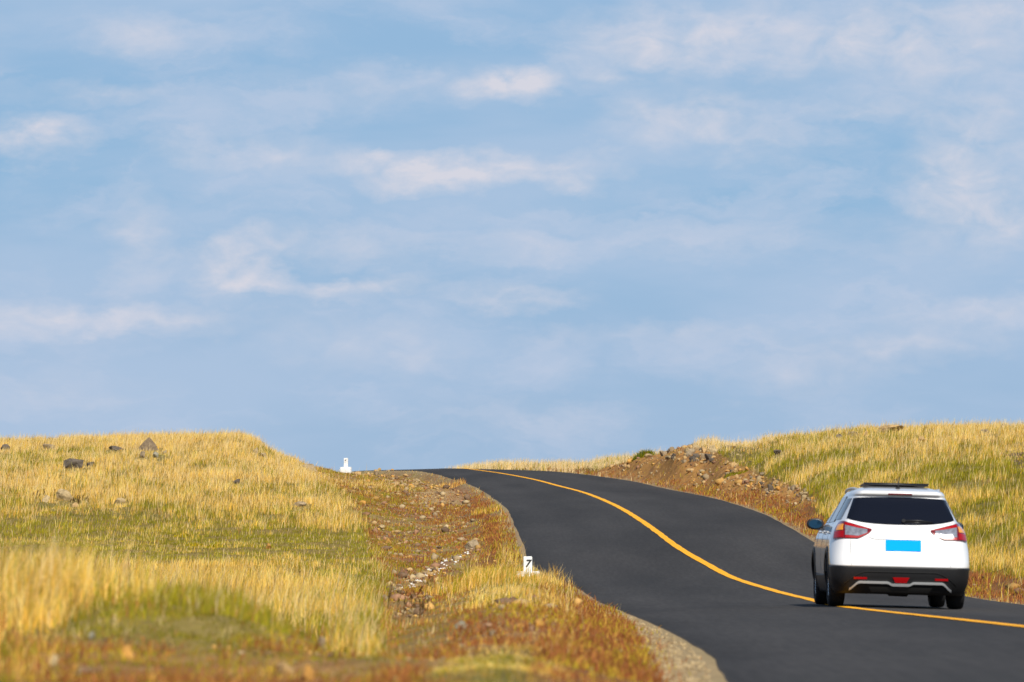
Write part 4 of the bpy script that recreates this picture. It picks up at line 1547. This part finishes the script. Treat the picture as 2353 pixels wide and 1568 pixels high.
        for yy_ in (1.22, 2.16):
            p = [at_y(sd, yy_ + q * .05, .945, o_) for q, o_ in ((0, .004), (.5, .035), (1.5, .045), (2.6, .04), (3.2, .004))]
            tube('door_handle', p, [.012, .014, .015, .014, .011], paint, root, 8)
        # roof rail
        pts = []
        for k in range(15):
            f = k / 14
            y = .66 + 1.75 * f
            e_ = min(1, k / 3.0, (14 - k) / 3.0)
            x_ = .475 + .075 * math.sin(math.pi * min(f * 1.6, .5)) 
            pts.append((sd * x_, y, 1.468 + .030 * e_ ** .6 + .006 * math.sin(math.pi * f)))
        tube('roof_rail', pts, [.010] + [.015] * 13 + [.010], silver, root, 8, 1.2)
        # door mirror
        mr = empty('door_mirror', (0, 0, 0)); mr.parent = root
        bm = bmesh.new()
        bmesh.ops.create_icosphere(bm, subdivisions=3, radius=1)
        for v in bm.verts:
            c = v.co.copy()
            yv = max(c.y, -.35)
            v.co = Vector((sd * .915 + c.x * .115 * (1 - .15 * c.z * 0), 2.72 + yv * .10, 1.055 + math.copysign(abs(c.z)**.8, c.z) * .075))
        me = bpy.data.meshes.new('shell'); bm.to_mesh(me); bm.free()
        link('shell', me, blackm, mr, smooth=True)
        bm = bmesh.new()
        bmesh.ops.create_cone(bm, cap_ends=True, segments=28, radius1=1, radius2=1, depth=.006)
        bmesh.ops.rotate(bm, verts=bm.verts, matrix=Matrix.Rotation(R(90), 3, 'X'))
        for v in bm.verts:
            v.co = Vector((sd * .915 + v.co.x * .088, 2.6835 + v.co.y, 1.055 + v.co.z * .055))
        me = bpy.data.meshes.new('mirror_glass'); bm.to_mesh(me); bm.free()
        link('mirror_glass', me, mirror, mr)
        tube('mirror_stalk', [at_y(sd, 2.75, 1.0, -.02), (sd * .88, 2.74, 1.0), (sd * .91, 2.74, 1.03)], [.03, .026, .03], paint, mr, 8)
        # wheels
        for yc in (WR, WF):
            wh = empty('wheel', (sd * .757, yc, .33)); wh.parent = root
            h = .1025
            prof = [(-h * .80, .215), (-h * .98, .235), (-h, .275), (-h * .92, .312), (-h * .74, .326), (-h * .3, .330), (h * .3, .330), (h * .74, .326), (h * .92, .312), (h, .275), (h * .98, .235), (h * .80, .215), (h * .8, .20), (-h * .8, .20), (-h * .80, .215)]
            link('tyre', lathe(prof, 56), rubber, wh, smooth=True)
            o_ = sd
            prof = [(o_ * h * .70, .222), (o_ * h * .86, .218), (o_ * h * .80, .205), (o_ * h * .2, .198), (-o_ * h * .8, .200)]
            rm = lathe(prof, 48)
            bm = bmesh.new(); bm.from_mesh(rm)
            for k in range(5):
                a = 2 * math.pi * k / 5
                for da in (-.16, .16):
                    mtx = Matrix.Rotation(a, 4, 'X')
                    g_ = bmesh.ops.create_cube(bm, size=1)['verts']
                    for v in g_:
                        r_ = .03 + (v.co.z + .5) * .175
                        wdt = .022 + .010 * (v.co.z + .5)
                        q = Vector((o_ * (h * .62 + v.co.x * .03), v.co.y * wdt + da * r_, r_))
                        v.co = mtx @ q
            bmesh.ops.create_cone(bm, cap_ends=True, segments=20, radius1=.045, radius2=.04, depth=.03, matrix=Matrix.Translation((o_ * h * .68, 0, 0)) @ Matrix.Rotation(R(90), 4, 'Y'))
            bm.to_mesh(rm); bm.free()
            link('rim', rm, alloy, wh)
            dk = lathe([(o_ * .015, .195), (o_ * .015, .0)], 32)
            link('brake_disc', dk, blackm, wh)
    # sunroof lifted open, aerial, exhaust, axle
    sr = link('sunroof', rbox(.83, .80, .020, .008), mat_base('sunroof_glass', (.01, .01, .012), .08), root)
    sr.location = (0, 1.45, 1.552); sr.rotation_euler = (R(-1.8), 0, 0)
    tube('sunroof_deflector', [(-.40, 1.03, 1.560), (0, 1.01, 1.568), (.40, 1.03, 1.560)], .013, blackm, root)
    an = empty('aerial', (0, 0, 0)); an.parent = root
    tube('aerial_rod', [(-.01, .66, 1.50), (-.01, .60, 1.56), (-.005, .52, 1.655)], [.006, .005, .004], blackm, an)
    l_ = link('aerial_base', rbox(.05, .10, .035, .008), blackm, an); l_.location = (-.01, .68, 1.492)
    ex_ = tube('exhaust_silencer', [(-.14, .42, .215), (-.12, .38, .205), (.10, .38, .20), (.13, .42, .215)], [.04, .075, .075, .04], blackm, root, 12, .75)
    tube('rear_axle', [(-.64, WR, .27), (.64, WR, .27)], .045, blackm, root)
    # front end, out of the camera's sight but part of the car
    A, B = [], []
    for t_ in np.linspace(0, 1, 10):
        z = 1.03 + .43 * t_
        cz = cont(z); L_ = np.concatenate([[0], np.cumsum(np.hypot(*np.diff(cz, axis=0).T))]); tot = L_[-1]
        ra, rb = [], []
        for k in range(21):
            q = -1 + 2 * k / 20
            s_ = tot - abs(q) * (.74 - .20 * t_)
            pa, pb = at_s(s_, z, .007), at_s(s_, z, -.006)
            g_ = 1 if q >= 0 else -1
            ra.append((pa[0] * g_, pa[1], pa[2])); rb.append((pb[0] * g_, pb[1], pb[2]))
        A.append(ra); B.append(rb)
    skin(A, B, 'windscreen', glass, root)
    for sd in (-1, 1):
        A, B = [], []
        for t_ in np.linspace(0, 1, 5):
            z = .66 + .13 * t_
            cz = cont(z); tot = float(np.hypot(*np.diff(cz, axis=0).T).sum())
            A.append([at_s(sd * (tot - .42 - .4 * k / 8 - .1 * t_), z, .008) for k in range(9)])
            B.append([at_s(sd * (tot - .42 - .4 * k / 8 - .1 * t_), z, -.01) for k in range(9)])
        skin(A, B, 'headlight', clr, root)
    A, B = [], []
    for z in (.60, .66, .72):
        cz = cont(z); tot = float(np.hypot(*np.diff(cz, axis=0).T).sum())
        ra, rb = [], []
        for k in range(9):
            q = -1 + 2 * k / 8
            g_ = 1 if q >= 0 else -1
            pa, pb = at_s(tot - abs(q) * .36, z, .008), at_s(tot - abs(q) * .36, z, -.01)
            ra.append((pa[0] * g_, pa[1], pa[2])); rb.append((pb[0] * g_, pb[1], pb[2]))
        A.append(ra); B.append(rb)
    skin(A, B, 'grille', blackm, root)
    return root


WR, WF = .84, 3.44
CARX, CARY = 4.86, 59.5
lz = float(road_z(np.array([CARX - .757]), np.array([CARY + WR]))[0]); rz_ = float(road_z(np.array([CARX + .757]), np.array([CARY + WR]))[0])
roll = math.atan2(lz - rz_, 1.514)
car = build_car((CARX, CARY, (lz + rz_) / 2 + .002), (0, roll, R(0.0)))
